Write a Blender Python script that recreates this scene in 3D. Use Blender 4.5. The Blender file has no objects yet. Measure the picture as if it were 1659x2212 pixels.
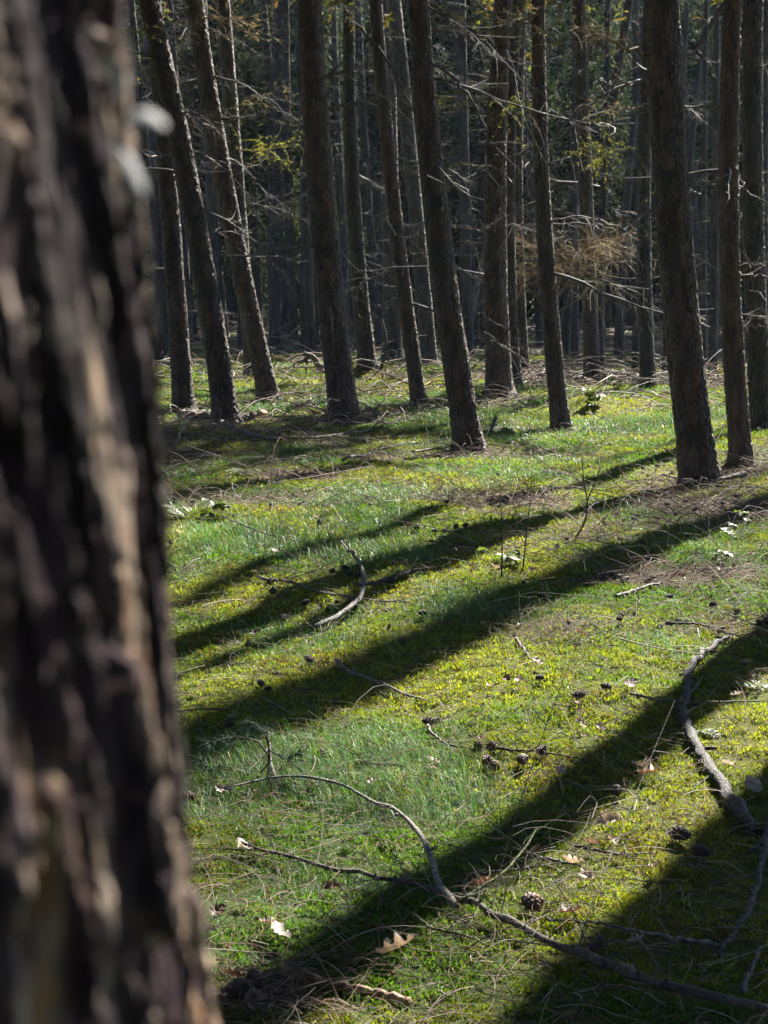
import bpy, math, random
import numpy as np
from mathutils import Vector, Matrix

random.seed(7)
RNG = np.random.default_rng(11)
SC = bpy.context.scene
COL = SC.collection

# ------------------------------------------------------------------ noise
def _hash(ix, iy, seed):
    h = (ix.astype(np.int64) * 374761393 + iy.astype(np.int64) * 668265263 + seed * 974634777) & 0xFFFFFFFF
    h = ((h ^ (h >> 13)) * 1274126177) & 0xFFFFFFFF
    h = ((h ^ (h >> 16)) * 2246822519) & 0xFFFFFFFF
    return ((h ^ (h >> 15)) & 0xFFFFFF) / float(0xFFFFFF)

def vnoise(x, y, seed=0):
    x = np.asarray(x, float); y = np.asarray(y, float)
    ix = np.floor(x); iy = np.floor(y)
    fx = x - ix; fy = y - iy
    fx = fx * fx * (3 - 2 * fx); fy = fy * fy * (3 - 2 * fy)
    a = _hash(ix, iy, seed); b = _hash(ix + 1, iy, seed)
    c = _hash(ix, iy + 1, seed); d = _hash(ix + 1, iy + 1, seed)
    return (a * (1 - fx) + b * fx) * (1 - fy) + (c * (1 - fx) + d * fx) * fy

def fbm(x, y, seed=0, octv=4):
    s = 0; a = .5; t = 0
    for o in range(octv):
        s = s + a * vnoise(x * 2 ** o, y * 2 ** o, seed + o * 17); t += a; a *= .5
    return s / t

def smooth(a, b, x):
    t = np.clip((x - a) / (b - a), 0, 1)
    return t * t * (3 - 2 * t)

def cells(u, v, seed):
    iu = np.floor(u); iv = np.floor(v)
    d1 = np.full(u.shape, 9.); d2 = np.full(u.shape, 9.); idh = np.zeros(u.shape)
    for du in (-1, 0, 1):
        for dv in (-1, 0, 1):
            cu = iu + du; cv = iv + dv
            jx = _hash(cu, cv, seed); jy = _hash(cu, cv, seed + 5); hh = _hash(cu, cv, seed + 9)
            d = np.hypot(cu + jx - u, cv + jy - v)
            closer = d < d1
            d2 = np.where(closer, d1, np.minimum(d2, d))
            idh = np.where(closer, hh, idh)
            d1 = np.where(closer, d, d1)
    return d1, d2, idh

# ------------------------------------------------------------------ camera geometry (display pixels 1659 x 2212)
F = 3327.0
PITCH = math.atan((1106 - 650) / F)
CP, SP = math.cos(PITCH), math.sin(PITCH)
EYE = 1.4

def mounds(x, y):
    z = .10 * (fbm(x / 1.1 + 40, y / 1.1 + 9, 3, 3) - .5) + .16 * (fbm(x / 4.5 + 3, y / 4.5 + 7, 21, 2) - .5)
    z = z + .075 * (fbm(x / .42 + 3, y / .42 + 80, 13, 2) - .5) * (1 - smooth(20, 40, np.hypot(x, y)))
    z = z + .35 * (fbm(x / 13., y / 13. + 5, 33, 2) - .5) * smooth(12, 40, np.hypot(x, y))
    return z

HUMPS = []      # (x, y, radius, height) mossy humps

def gz(x, y):
    x = np.asarray(x, float); y = np.asarray(y, float)
    z = mounds(x, y)
    for hx, hy, r, h in HUMPS:
        q = ((x - hx) ** 2 + ((y - hy) * .8) ** 2) / (r * r)
        z = z + h * np.exp(-q * 1.5)
    z = z + 9.0 * smooth(125, 260, np.hypot(x, y))
    return z

def ray(px, py):
    u = (px - 829.5) / F; v = (1106 - py) / F
    return np.array([u, CP + v * SP, -SP + v * CP])

def at(px, py, Y):
    d = ray(px, py)
    return np.array([0, 0, EYE]) + d * (Y / d[1])

def gp(px, py):
    d = ray(px, py)
    ts = np.geomspace(1.0, 200, 1500)
    P = d[None, :] * ts[:, None]
    below = P[:, 2] + EYE < gz(P[:, 0], P[:, 1])
    i = int(np.argmax(below)) if below.any() else len(ts) - 1
    p = P[i]
    return np.array([p[0], p[1], float(gz(p[0], p[1]))])

for px, py, r, h in ((805, 815, .9, .22), (1290, 885, .8, .12), (1072, 925, .45, .14), (1150, 800, .8, .12), (420, 940, .8, .06), (560, 1240, .5, .07), (880, 1130, .8, .05)):
    q = gp(px, py); HUMPS.append((q[0], q[1], r, h))

# ------------------------------------------------------------------ mesh helpers
def mesh_np(name, V, faces, cols=None, smooth_sh=True):
    """faces: list of int arrays (M,k)"""
    me = bpy.data.meshes.new(name)
    V = np.ascontiguousarray(V, dtype=np.float32)
    me.vertices.add(len(V)); me.vertices.foreach_set('co', V.ravel())
    faces = [f for f in faces if len(f)]
    nl = sum(f.size for f in faces); nf = sum(len(f) for f in faces)
    li = np.concatenate([f.ravel() for f in faces]).astype(np.int32)
    tot = np.concatenate([np.full(len(f), f.shape[1], np.int32) for f in faces])
    st = np.concatenate([[0], np.cumsum(tot)[:-1]]).astype(np.int32)
    me.loops.add(nl); me.loops.foreach_set('vertex_index', li)
    me.polygons.add(nf); me.polygons.foreach_set('loop_start', st)
    if smooth_sh:
        me.polygons.foreach_set('use_smooth', np.ones(nf, bool))
    if cols is not None:
        at_ = me.attributes.new('tone', 'FLOAT_COLOR', 'POINT')
        c = np.ones((len(V), 4), np.float32); c[:, :3] = cols
        at_.data.foreach_set('color', c.ravel())
    me.update(calc_edges=True)
    return me

class MB:
    def __init__(s): s.V = []; s.F = []; s.C = []; s.n = 0
    def add(s, V, faces, col=None):
        V = np.asarray(V, float)
        s.V.append(V)
        for f in faces: s.F.append(np.asarray(f) + s.n)
        s.C.append(np.broadcast_to(np.array((1, 1, 1) if col is None else col, float), (len(V), 3)))
        s.n += len(V)
    def tubes(s, P, R, sides=3, col=None, cap=False):
        """P (T,n,3), R (T,n): a batch of tubes"""
        P = np.asarray(P, float); R = np.asarray(R, float)
        T, n, _ = P.shape
        t = np.gradient(P, axis=1)
        t /= np.linalg.norm(t, axis=2, keepdims=True) + 1e-9
        ref = np.array([.31, .17, .935])
        a = np.cross(t, ref); a /= np.linalg.norm(a, axis=2, keepdims=True) + 1e-9
        b = np.cross(t, a)
        ang = np.arange(sides) * 2 * math.pi / sides
        ring = P[:, :, None, :] + R[:, :, None, None] * (a[:, :, None, :] * np.cos(ang)[None, None, :, None] + b[:, :, None, :] * np.sin(ang)[None, None, :, None])
        V = ring.reshape(-1, 3)
        base = (np.arange(T) * n * sides)[:, None, None] + (np.arange(n - 1) * sides)[None, :, None]
        k = np.arange(sides)[None, None, :]; k2 = (k + 1) % sides
        f = np.stack([base + k, base + k2, base + sides + k2, base + sides + k], axis=-1).reshape(-1, 4)
        fs = [f]
        if cap:
            o = (np.arange(T) * n * sides)[:, None]
            fs.append(o + np.arange(sides)[None, ::-1]); fs.append(o + (n - 1) * sides + np.arange(sides)[None, :])
        if col is not None and np.ndim(col) == 2:
            col = np.repeat(np.asarray(col), n * sides, axis=0)
        s.add(V, fs, col)
    def tube(s, P, R, sides=6, col=None, cap=True):
        s.tubes(np.asarray(P)[None], np.asarray(R)[None], sides, col, cap)
    def mesh(s, name, smooth_sh=True):
        return mesh_np(name, np.concatenate(s.V), s.F, np.concatenate(s.C), smooth_sh)

def link(name, me, mat, parent=None):
    o = bpy.data.objects.new(name, me)
    if mat is not None and len(me.materials) == 0: me.materials.append(mat)
    COL.objects.link(o)
    if parent is not None: o.parent = parent
    return o

def tag(o, label, cat, group=None, kind=None):
    if label: o['label'] = label
    if cat: o['category'] = cat
    if group: o['group'] = group
    if kind: o['kind'] = kind
    return o

def empty(name, loc):
    o = bpy.data.objects.new(name, None); o.location = [float(a) for a in loc]; o.empty_display_size = .1
    COL.objects.link(o); return o

def resample(P, n):
    P = np.asarray(P, float)
    d = np.concatenate([[0], np.cumsum(np.linalg.norm(np.diff(P, axis=0), axis=1))])
    t = np.linspace(0, d[-1], n)
    Q = np.stack([np.interp(t, d, P[:, k]) for k in range(P.shape[1])], 1)
    for _ in range(2):
        Q[1:-1] = .25 * Q[:-2] + .5 * Q[1:-1] + .25 * Q[2:]
    return Q

# ------------------------------------------------------------------ materials
def new_mat(name):
    m = bpy.data.materials.new(name); m.use_nodes = True
    nt = m.node_tree; nt.nodes.clear()
    return m, nt, nt.nodes, nt.links

def ramp(N, stops):
    r = N.new('ShaderNodeValToRGB')
    while len(r.color_ramp.elements) < len(stops): r.color_ramp.elements.new(.5)
    for e, (p, c) in zip(r.color_ramp.elements, stops):
        e.position = p; e.color = (*c, 1)
    return r

def noise_tex(N, L, scale, detail=5, vec=None, rough=.6):
    n = N.new('ShaderNodeTexNoise'); n.inputs['Scale'].default_value = scale
    n.inputs['Detail'].default_value = detail; n.inputs['Roughness'].default_value = rough
    if vec is not None: L.new(vec, n.inputs['Vector'])
    return n

def bark_mat(name, stops, scale=1.0, bump=.9, streak=(1, 1, .38), lichen=(.05, .058, .032), lich_amt=.60, rough=.68, sheen=0., spec=.5):
    m, nt, N, L = new_mat(name)
    tc = N.new('ShaderNodeTexCoord'); info = N.new('ShaderNodeObjectInfo')
    mp = N.new('ShaderNodeMapping'); mp.inputs['Scale'].default_value = [s * scale for s in streak]
    L.new(tc.outputs['Object'], mp.inputs['Vector'])
    n1 = noise_tex(N, L, 16, 6, mp.outputs[0])
    rp = ramp(N, stops); L.new(n1.outputs['Fac'], rp.inputs[0])
    n2 = noise_tex(N, L, 3.2 * scale, 4, tc.outputs['Object'])
    r2 = ramp(N, [(lich_amt, (0, 0, 0)), (lich_amt + .14, (1, 1, 1))]); L.new(n2.outputs['Fac'], r2.inputs[0])
    mx = N.new('ShaderNodeMixRGB'); mx.inputs[2].default_value = (*lichen, 1)
    L.new(r2.outputs[0], mx.inputs[0]); L.new(rp.outputs[0], mx.inputs[1])
    hv = N.new('ShaderNodeHueSaturation')
    mr = N.new('ShaderNodeMapRange'); mr.inputs['To Min'].default_value = .52; mr.inputs['To Max'].default_value = 1.0
    L.new(info.outputs['Random'], mr.inputs['Value']); L.new(mr.outputs[0], hv.inputs['Value'])
    L.new(mx.outputs[0], hv.inputs['Color'])
    vo = N.new('ShaderNodeTexVoronoi'); vo.feature = 'DISTANCE_TO_EDGE'; vo.inputs['Scale'].default_value = 15
    L.new(mp.outputs[0], vo.inputs['Vector'])
    vr = N.new('ShaderNodeMapRange'); vr.inputs['From Max'].default_value = .12; L.new(vo.outputs[0], vr.inputs['Value'])
    n3 = noise_tex(N, L, 90 * scale, 4, tc.outputs['Object'])
    ad = N.new('ShaderNodeMath'); ad.operation = 'MULTIPLY_ADD'; ad.inputs[1].default_value = .45
    L.new(n3.outputs['Fac'], ad.inputs[0]); L.new(vr.outputs[0], ad.inputs[2])
    bp = N.new('ShaderNodeBump'); bp.inputs['Strength'].default_value = bump; bp.inputs['Distance'].default_value = .016
    L.new(ad.outputs[0], bp.inputs['Height'])
    vc = N.new('ShaderNodeTexVoronoi'); vc.inputs['Scale'].default_value = 15; L.new(mp.outputs[0], vc.inputs['Vector'])
    sv_ = N.new('ShaderNodeSeparateColor'); L.new(vc.outputs['Color'], sv_.inputs[0])
    h2 = N.new('ShaderNodeHueSaturation'); m2 = N.new('ShaderNodeMapRange'); m2.inputs['To Min'].default_value = .5; m2.inputs['To Max'].default_value = 1.65
    L.new(sv_.outputs[0], m2.inputs['Value']); L.new(m2.outputs[0], h2.inputs['Value']); m3 = N.new('ShaderNodeMapRange'); m3.inputs['To Min'].default_value = .7; m3.inputs['To Max'].default_value = 1.2; L.new(sv_.outputs[1], m3.inputs['Value']); L.new(m3.outputs[0], h2.inputs['Saturation']); L.new(hv.outputs[0], h2.inputs['Color'])
    pb = N.new('ShaderNodeBsdfPrincipled'); pb.inputs['Roughness'].default_value = rough
    pb.inputs['Specular IOR Level'].default_value = spec; pb.inputs['Sheen Weight'].default_value = sheen; pb.inputs['Sheen Roughness'].default_value = .35; pb.inputs['Sheen Tint'].default_value = (1, .88, .62, 1)
    L.new(h2.outputs[0], pb.inputs['Base Color']); L.new(bp.outputs[0], pb.inputs['Normal'])
    out = N.new('ShaderNodeOutputMaterial'); L.new(pb.outputs[0], out.inputs[0])
    return m

def leaf_mat(name, transl=.45, rough=.5, spec=.4, attr=True, base=(.1, .1, .05), tint=(1.15, 1.1, .6), rand=.25):
    m, nt, N, L = new_mat(name)
    if attr:
        a = N.new('ShaderNodeAttribute'); a.attribute_name = 'tone'; c = a.outputs['Color']
    else:
        tc = N.new('ShaderNodeTexCoord')
        nz = noise_tex(N, L, 9, 4, tc.outputs['Object'])
        rp = ramp(N, [(.3, tuple(b * .6 for b in base)), (.7, tuple(min(1, b * 1.25) for b in base))])
        L.new(nz.outputs['Fac'], rp.inputs[0]); c = rp.outputs[0]
    info = N.new('ShaderNodeObjectInfo'); hv = N.new('ShaderNodeHueSaturation')
    mr = N.new('ShaderNodeMapRange'); mr.inputs['To Min'].default_value = 1 - rand; mr.inputs['To Max'].default_value = 1 + rand
    L.new(info.outputs['Random'], mr.inputs['Value']); L.new(mr.outputs[0], hv.inputs['Value']); L.new(c, hv.inputs['Color'])
    pb = N.new('ShaderNodeBsdfPrincipled'); pb.inputs['Roughness'].default_value = rough
    pb.inputs['Specular IOR Level'].default_value = spec
    L.new(hv.outputs[0], pb.inputs['Base Color'])
    tm = N.new('ShaderNodeMixRGB'); tm.blend_type = 'MULTIPLY'; tm.inputs[0].default_value = 1; tm.inputs[2].default_value = (*tint, 1)
    L.new(hv.outputs[0], tm.inputs[1])
    tr = N.new('ShaderNodeBsdfTranslucent'); L.new(tm.outputs[0], tr.inputs[0])
    ms = N.new('ShaderNodeMixShader'); ms.inputs[0].default_value = transl
    L.new(pb.outputs[0], ms.inputs[1]); L.new(tr.outputs[0], ms.inputs[2])
    out = N.new('ShaderNodeOutputMaterial'); L.new(ms.outputs[0], out.inputs[0])
    return m

M_BARK = bark_mat('larch bark', [(.25, (.017, .010, .007)), (.45, (.050, .026, .016)), (.62, (.078, .042, .026)), (.8, (.10, .068, .050))], sheen=.18)
M_BARKGREY = bark_mat('grey brown bark', [(.25, (.016, .010, .008)), (.5, (.042, .026, .018)), (.75, (.075, .052, .038))], lichen=(.036, .044, .024), lich_amt=.55, sheen=.18)
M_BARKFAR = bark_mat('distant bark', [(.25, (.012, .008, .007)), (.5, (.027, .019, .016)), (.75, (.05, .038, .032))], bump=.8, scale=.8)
M_BIRCH = bark_mat('pale blotched bark', [(.35, (.05, .035, .025)), (.5, (.16, .12, .08)), (.75, (.30, .25, .19))], streak=(.5, .5, .5))
M_PINE = bark_mat('flaking pine bark', [(.42, (.016, .010, .012)), (.525, (.046, .030, .032)), (.56, (.13, .095, .07)), (.60, (.26, .20, .15)), (.65, (.20, .10, .045)), (.70, (.40, .36, .31))], scale=4.2, streak=(1, 1, .24), bump=.5, lichen=(.024, .016, .018), lich_amt=.52, rough=.95, spec=.1)  # bark's own dark and pale tones, with sunlit streaks painted in
M_FLAKE = bark_mat('pale bark flake', [(.3, (.30, .26, .22)), (.6, (.55, .52, .48))], scale=4, bump=.3, lich_amt=.9)
M_DEAD = bark_mat('dead grey wood', [(.3, (.055, .043, .034)), (.6, (.12, .097, .077)), (.8, (.22, .185, .15))], scale=4, bump=.3, lichen=(.12, .13, .07), lich_amt=.60, rough=.7)
M_DEADDARK = bark_mat('dark dead wood', [(.3, (.035, .025, .02)), (.6, (.085, .06, .045)), (.8, (.14, .105, .08))], scale=4, bump=.4, lichen=(.10, .11, .05), lich_amt=.64, rough=.8)
M_LICHEN = bark_mat('lichened branch bark', [(.3, (.045, .034, .027)), (.5, (.13, .105, .085)), (.7, (.26, .23, .19))], scale=5, streak=(1, 1, 1), bump=.5, lichen=(.22, .22, .16), lich_amt=.55)
M_SNAKE = bark_mat('dark bark blotched with pale lichen', [(.42, (.026, .019, .015)), (.53, (.07, .052, .04)), (.62, (.20, .165, .135)), (.75, (.32, .29, .24))], scale=6, streak=(1, 1, 1), bump=.9, lichen=(.30, .29, .22), lich_amt=.6)
M_RUST = bark_mat('rust brown twig', [(.3, (.10, .055, .03)), (.6, (.22, .125, .06)), (.8, (.30, .20, .10))], scale=4, bump=.2, lich_amt=.8, rough=.7)
M_MOSSWOOD = bark_mat('mossy wood', [(.3, (.05, .05, .015)), (.6, (.12, .13, .03)), (.8, (.16, .15, .06))], scale=4, bump=.5, lichen=(.13, .16, .03), lich_amt=.45, rough=.98)
M_FRESH = bark_mat('fresh orange heartwood', [(.3, (.28, .11, .03)), (.6, (.5, .22, .07)), (.8, (.6, .32, .14))], scale=4, bump=.2, lich_amt=.95)
M_CONE = bark_mat('cone scale', [(.3, (.03, .02, .014)), (.6, (.085, .055, .036)), (.8, (.14, .095, .06))], scale=10, bump=.2, lich_amt=.95, rough=.6)
M_CONERED = bark_mat('reddish cone scale', [(.3, (.07, .032, .016)), (.6, (.19, .09, .045)), (.8, (.27, .15, .08))], scale=10, bump=.2, lich_amt=.95, rough=.6)
M_CHIP = leaf_mat('thin peeled bark', .3, .8, .1, attr=False, base=(.64, .63, .61), tint=(1, 1, 1), rand=.05)
M_GRASS = leaf_mat('grass blade', .5, .45, .3)
M_MOSS = leaf_mat('moss shoot', .5, .6, .25, tint=(1.12, 1.12, .5))
M_TWIG = leaf_mat('twig litter', .0, .7, .3)
M_NEEDLE = leaf_mat('conifer needle', .35, .7, .12)
M_DRYLEAF = leaf_mat('dry oak leaf', .3, .55, .35, attr=False, base=(.36, .30, .245), tint=(1.2, .95, .7), rand=.35)
M_BROWNLEAF = leaf_mat('brown oak leaf', .3, .6, .3, attr=False, base=(.13, .085, .06), tint=(1.2, .85, .6), rand=.35)
M_FERN = leaf_mat('green leaf', .5, .45, .4, attr=False, base=(.10, .16, .03), tint=(1.3, 1.2, .5))
M_FERNPALE = leaf_mat('pale fern leaf', .45, .4, .5, attr=False, base=(.17, .21, .15), tint=(1.1, 1.1, .8))

def ground_mat():
    m, nt, N, L = new_mat('forest floor')
    a = N.new('ShaderNodeAttribute'); a.attribute_name = 'tone'
    tc = N.new('ShaderNodeTexCoord')
    n1 = noise_tex(N, L, 55, 6, tc.outputs['Object'], .75)
    r1 = ramp(N, [(.3, (.45, .42, .4)), (.5, (.95, .95, .9)), (.72, (1.5, 1.45, 1.2))]); L.new(n1.outputs['Fac'], r1.inputs[0])
    mx = N.new('ShaderNodeMixRGB'); mx.blend_type = 'MULTIPLY'; mx.inputs[0].default_value = 1
    L.new(a.outputs['Color'], mx.inputs[1]); L.new(r1.outputs[0], mx.inputs[2])
    n2 = noise_tex(N, L, 140, 5, tc.outputs['Object'], .8)
    bp = N.new('ShaderNodeBump'); bp.inputs['Strength'].default_value = .9; bp.inputs['Distance'].default_value = .02
    L.new(n2.outputs['Fac'], bp.inputs['Height'])
    pb = N.new('ShaderNodeBsdfPrincipled'); pb.inputs['Roughness'].default_value = .95; pb.inputs['Specular IOR Level'].default_value = .2
    L.new(mx.outputs[0], pb.inputs['Base Color']); L.new(bp.outputs[0], pb.inputs['Normal'])
    out = N.new('ShaderNodeOutputMaterial'); L.new(pb.outputs[0], out.inputs[0])
    return m
M_GROUND = ground_mat()

# ------------------------------------------------------------------ ground cover masks
def blobs(lst):
    return [(*gp(px, py)[:2], r, a) for px, py, r, a in lst]
LITTER = blobs([(1480, 1245, .45, .95), (1360, 1250, .35, .7), (1070, 1075, .9, .8), (640, 1030, .55, .9), (1530, 1090, .8, .8), (700, 905, 1.3, .7), (520, 935, .9, .8),
                (1010, 985, .8, .8), (1150, 815, 2.2, .8), (640, 745, 3.5, .9), (905, 880, .7, .8), (1215, 938, .6, .8), (745, 912, .8, .9), (490, 925, .9, .9), (1075, 868, .7, .8), (1600, 1010, .6, .9), (583, 870, .7, .7), (1100, 1075, .6, .9), (800, 1000, .8, .7), (1420, 1060, .5, .8), (560, 2150, .2, .8), (1230, 1205, .25, .6), (880, 815, 1.2, .6), (1500, 830, 3., .8), (440, 985, .4, .8), (940, 1060, .5, .5)])
GRASS = blobs([(520, 1390, .55, .8), (1120, 1320, .5, .8), (930, 1740, .35, .8), (560, 1620, .5, .8), (720, 1080, .8, .7), (900, 890, 2.0, .8), (1300, 930, 1.8, .8), (1400, 1180, .5, .5),
               (640, 1180, .7, .7), (700, 1930, .3, .7), (1110, 1210, .25, .4), (600, 880, 1.5, .9), (1450, 1400, .5, .5), (1000, 1960, .3, .5)])
YELLOW = blobs([(960, 1480, .45, .9), (1130, 1230, .5, .8), (450, 950, 1.0, .9), (1560, 1060, 1., .7), (820, 830, 1.3, .8), (1250, 880, 1.2, .7), (1290, 1940, .4, .6), (700, 1270, .5, .5), (1590, 1600, .3, .7), (1050, 1100, .8, .6)])

def mask(x, y, lst):
    v = 0
    for bx, by, r, a in lst:
        v = np.maximum(v, a * np.exp(-((x - bx) ** 2 + (y - by) ** 2) / (r * r)))
    return v

def cover(x, y):
    d = np.hypot(x, y)
    lit = smooth(.57, .74, fbm(x / 1.3 + 31, y / 1.3, 51, 4)) * .8
    lit = np.maximum(lit, smooth(.35, .75, mask(x, y, LITTER) + .35 * (fbm(x / .35, y / .35, 61, 3) - .5)))
    lit = np.maximum(lit, smooth(24, 60, d) * smooth(.42, .6, fbm(x / 3., y / 3., 71, 3)))
    gr = smooth(.46, .72, fbm(x / .9 + 11, y / .9 + 3, 81, 4) + .30 * mask(x, y, GRASS) - .06 - .2 * mask(x, y, YELLOW))
    ye = np.clip(smooth(.38, .62, fbm(x / .8 + 5, y / .8 + 1, 91, 3)) * .8 + mask(x, y, YELLOW), 0, 1)
    return lit, gr, ye

C_MOSSG = np.array((.072, .155, .018)); C_MOSSY = np.array((.218, .238, .026)); C_GRASS = np.array((.055, .145, .050)); C_LIT = np.array((.105, .066, .045))

def make_ground():
    rs = np.concatenate([[0.0], np.geomspace(.25, 30, 420), np.geomspace(30.6, 700, 110)])
    an = np.concatenate([np.linspace(-24, 24, 330), np.linspace(24, 336, 120)[1:-1]]) * math.pi / 180
    R, A = np.meshgrid(rs[1:], an, indexing='ij')
    X = R * np.sin(A); Y = R * np.cos(A)
    Z = gz(X, Y)
    na = len(an)
    V = np.concatenate([[[0, 0, float(gz(0., 0.))]], np.stack([X, Y, Z], -1).reshape(-1, 3)])
    i = np.arange(len(rs) - 2)[:, None] * na + 1; k = np.arange(na)[None, :]; k2 = (k + 1) % na
    q = np.stack([i + k, i + k2, i + na + k2, i + na + k], -1).reshape(-1, 4)[:, ::-1]
    t = np.stack([np.zeros(na, int), 1 + np.arange(na), 1 + (np.arange(na) + 1) % na], -1)[:, ::-1]
    lit, gr, ye = cover(V[:, 0], V[:, 1])
    c = C_MOSSG + (C_MOSSY - C_MOSSG) * ye[:, None]
    c = c * .45 + np.array((.02, .014, .008))
    c = c + (C_GRASS * .6 - c) * gr[:, None]
    c = c + (C_LIT - c) * lit[:, None]
    me = mesh_np('ground', V, [q, t], c)
    o = link('ground', me, M_GROUND)
    o['kind'] = 'structure'; o['label'] = 'uneven mossy forest floor under the trees'
make_ground()

# ------------------------------------------------------------------ grass and moss
def scatter(n, d0, d1, half=.32, power=0.0):
    """log-uniform in distance: the screen density stays even"""
    d = np.exp(RNG.uniform(math.log(d0), math.log(d1), n))
    x = RNG.uniform(-half, half, n) * d + RNG.uniform(-.8, .8, n)
    return x, d

def make_moss(n):
    x, y = scatter(n, 2.3, 42)
    lit, gr, ye = cover(x, y)
    keep = RNG.random(n) > np.clip(lit * .93 + gr * .55, 0, .96)
    x, y, ye, gr = x[keep], y[keep], ye[keep], gr[keep]; n = len(x)
    d = np.hypot(x, y)
    h = .0125 * (d / 4) ** .5 * RNG.uniform(.5, 1.4, n) * (.55 + 1.0 * smooth(.3, .75, fbm(x / .045, y / .045, 15, 2))); w = .0023 * (d / 4) ** .78 * RNG.uniform(.6, 1.5, n)
    z = gz(x, y) - .004 + .016 * (fbm(x / .045, y / .045, 15, 2) - .35)
    az = RNG.uniform(0, 2 * math.pi, n); ld = RNG.uniform(0, 2 * math.pi, n); la = RNG.uniform(.3, 1.45, n)
    P = np.stack([x, y, z], 1)
    top = np.stack([np.cos(ld) * np.sin(la), np.sin(ld) * np.sin(la), np.cos(la)], 1) * h[:, None]
    side = np.stack([np.cos(az), np.sin(az), RNG.uniform(-.3, .3, n)], 1) * w[:, None]
    V = np.stack([P, P + top * .55 + side, P + top, P + top * .55 - side], 1)
    f = np.arange(n)[:, None] * 4 + np.arange(4)[None]
    t = np.clip(ye + RNG.normal(0, .10, n), 0, 1)[:, None]
    c = (C_MOSSG + (C_MOSSY - C_MOSSG) * t) * RNG.uniform(.75, 1.25, n)[:, None]
    br = RNG.random(n) < .04 + .20 * smooth(.52, .7, fbm(x / .5 + 60, y / .5, 17, 3))
    c[br] = np.array((.17, .10, .035)) * RNG.uniform(.6, 1.3, br.sum())[:, None]
    me = mesh_np('moss', V.reshape(-1, 3), [f], np.repeat(c, 4, 0), False)
    tag(link('moss', me, M_MOSS), 'yellow green feather moss carpeting the forest floor', 'moss', kind='stuff')

def make_grass(n):
    x, y = scatter(n, 2.3, 36)
    lit, gr, ye = cover(x, y)
    keep = RNG.random(n) < np.clip(.2 + gr * .75, 0, 1) * (1 - .85 * lit)
    x, y, gr = x[keep], y[keep], gr[keep]; n = len(x)
    # gather into tussocks
    cx = np.round(x / .07 + .8 * vnoise(x / .3, y / .3, 5)) * .07; x = x * .8 + cx * .2
    d = np.hypot(x, y)
    L = .075 * (d / 5) ** .3 * RNG.lognormal(-.5, .42, n) * (.6 + .5 * gr); w = .00072 * (d / 4) ** .85 * RNG.uniform(.7, 1.4, n)
    P = np.stack([x, y, gz(x, y) - .005], 1)
    comb = 2.6 + 2.2 * (vnoise(x / .5, y / .5, 7) - .5) * 2
    ld = comb + RNG.normal(0, .8, n); la = RNG.uniform(.4, 1.5, n)
    dirn = np.stack([np.cos(ld), np.sin(ld), np.zeros(n)], 1)
    up = np.array([0, 0, 1.])
    a1 = la * .45; a2 = la * 1.35
    p1 = P + (dirn * np.sin(a1)[:, None] + up * np.cos(a1)[:, None]) * (L * .55)[:, None]
    p2 = p1 + (dirn * np.sin(a2)[:, None] + up * np.cos(a2)[:, None]) * (L * .45)[:, None]
    p2[:, 2] = np.maximum(p2[:, 2], P[:, 2] + .004)
    az = RNG.uniform(0, math.pi, n); sd = np.stack([np.cos(az), np.sin(az), np.zeros(n)], 1) * w[:, None]
    V = np.stack([P - sd, P + sd, p1 + sd * .8, p1 - sd * .8, p2], 1)
    b = np.arange(n)[:, None] * 5
    q = b + np.array([[0, 1, 2, 3]]); t = b + np.array([[3, 2, 4]])
    c = C_GRASS * RNG.uniform(.6, 1.6, n)[:, None]
    m = RNG.random(n) < .22; c[m] = np.array((.13, .16, .035)) * RNG.uniform(.7, 1.3, m.sum())[:, None]
    m = RNG.random(n) < .09; c[m] = np.array((.25, .24, .16)) * RNG.uniform(.7, 1.3, m.sum())[:, None]
    me = mesh_np('grass', V.reshape(-1, 3), [q, t], np.repeat(c, 5, 0), False)
    tag(link('grass', me, M_GRASS), 'fine blue green grass growing in tussocks through the moss', 'grass', kind='stuff')
make_moss(1300000)
make_grass(780000)

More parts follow.
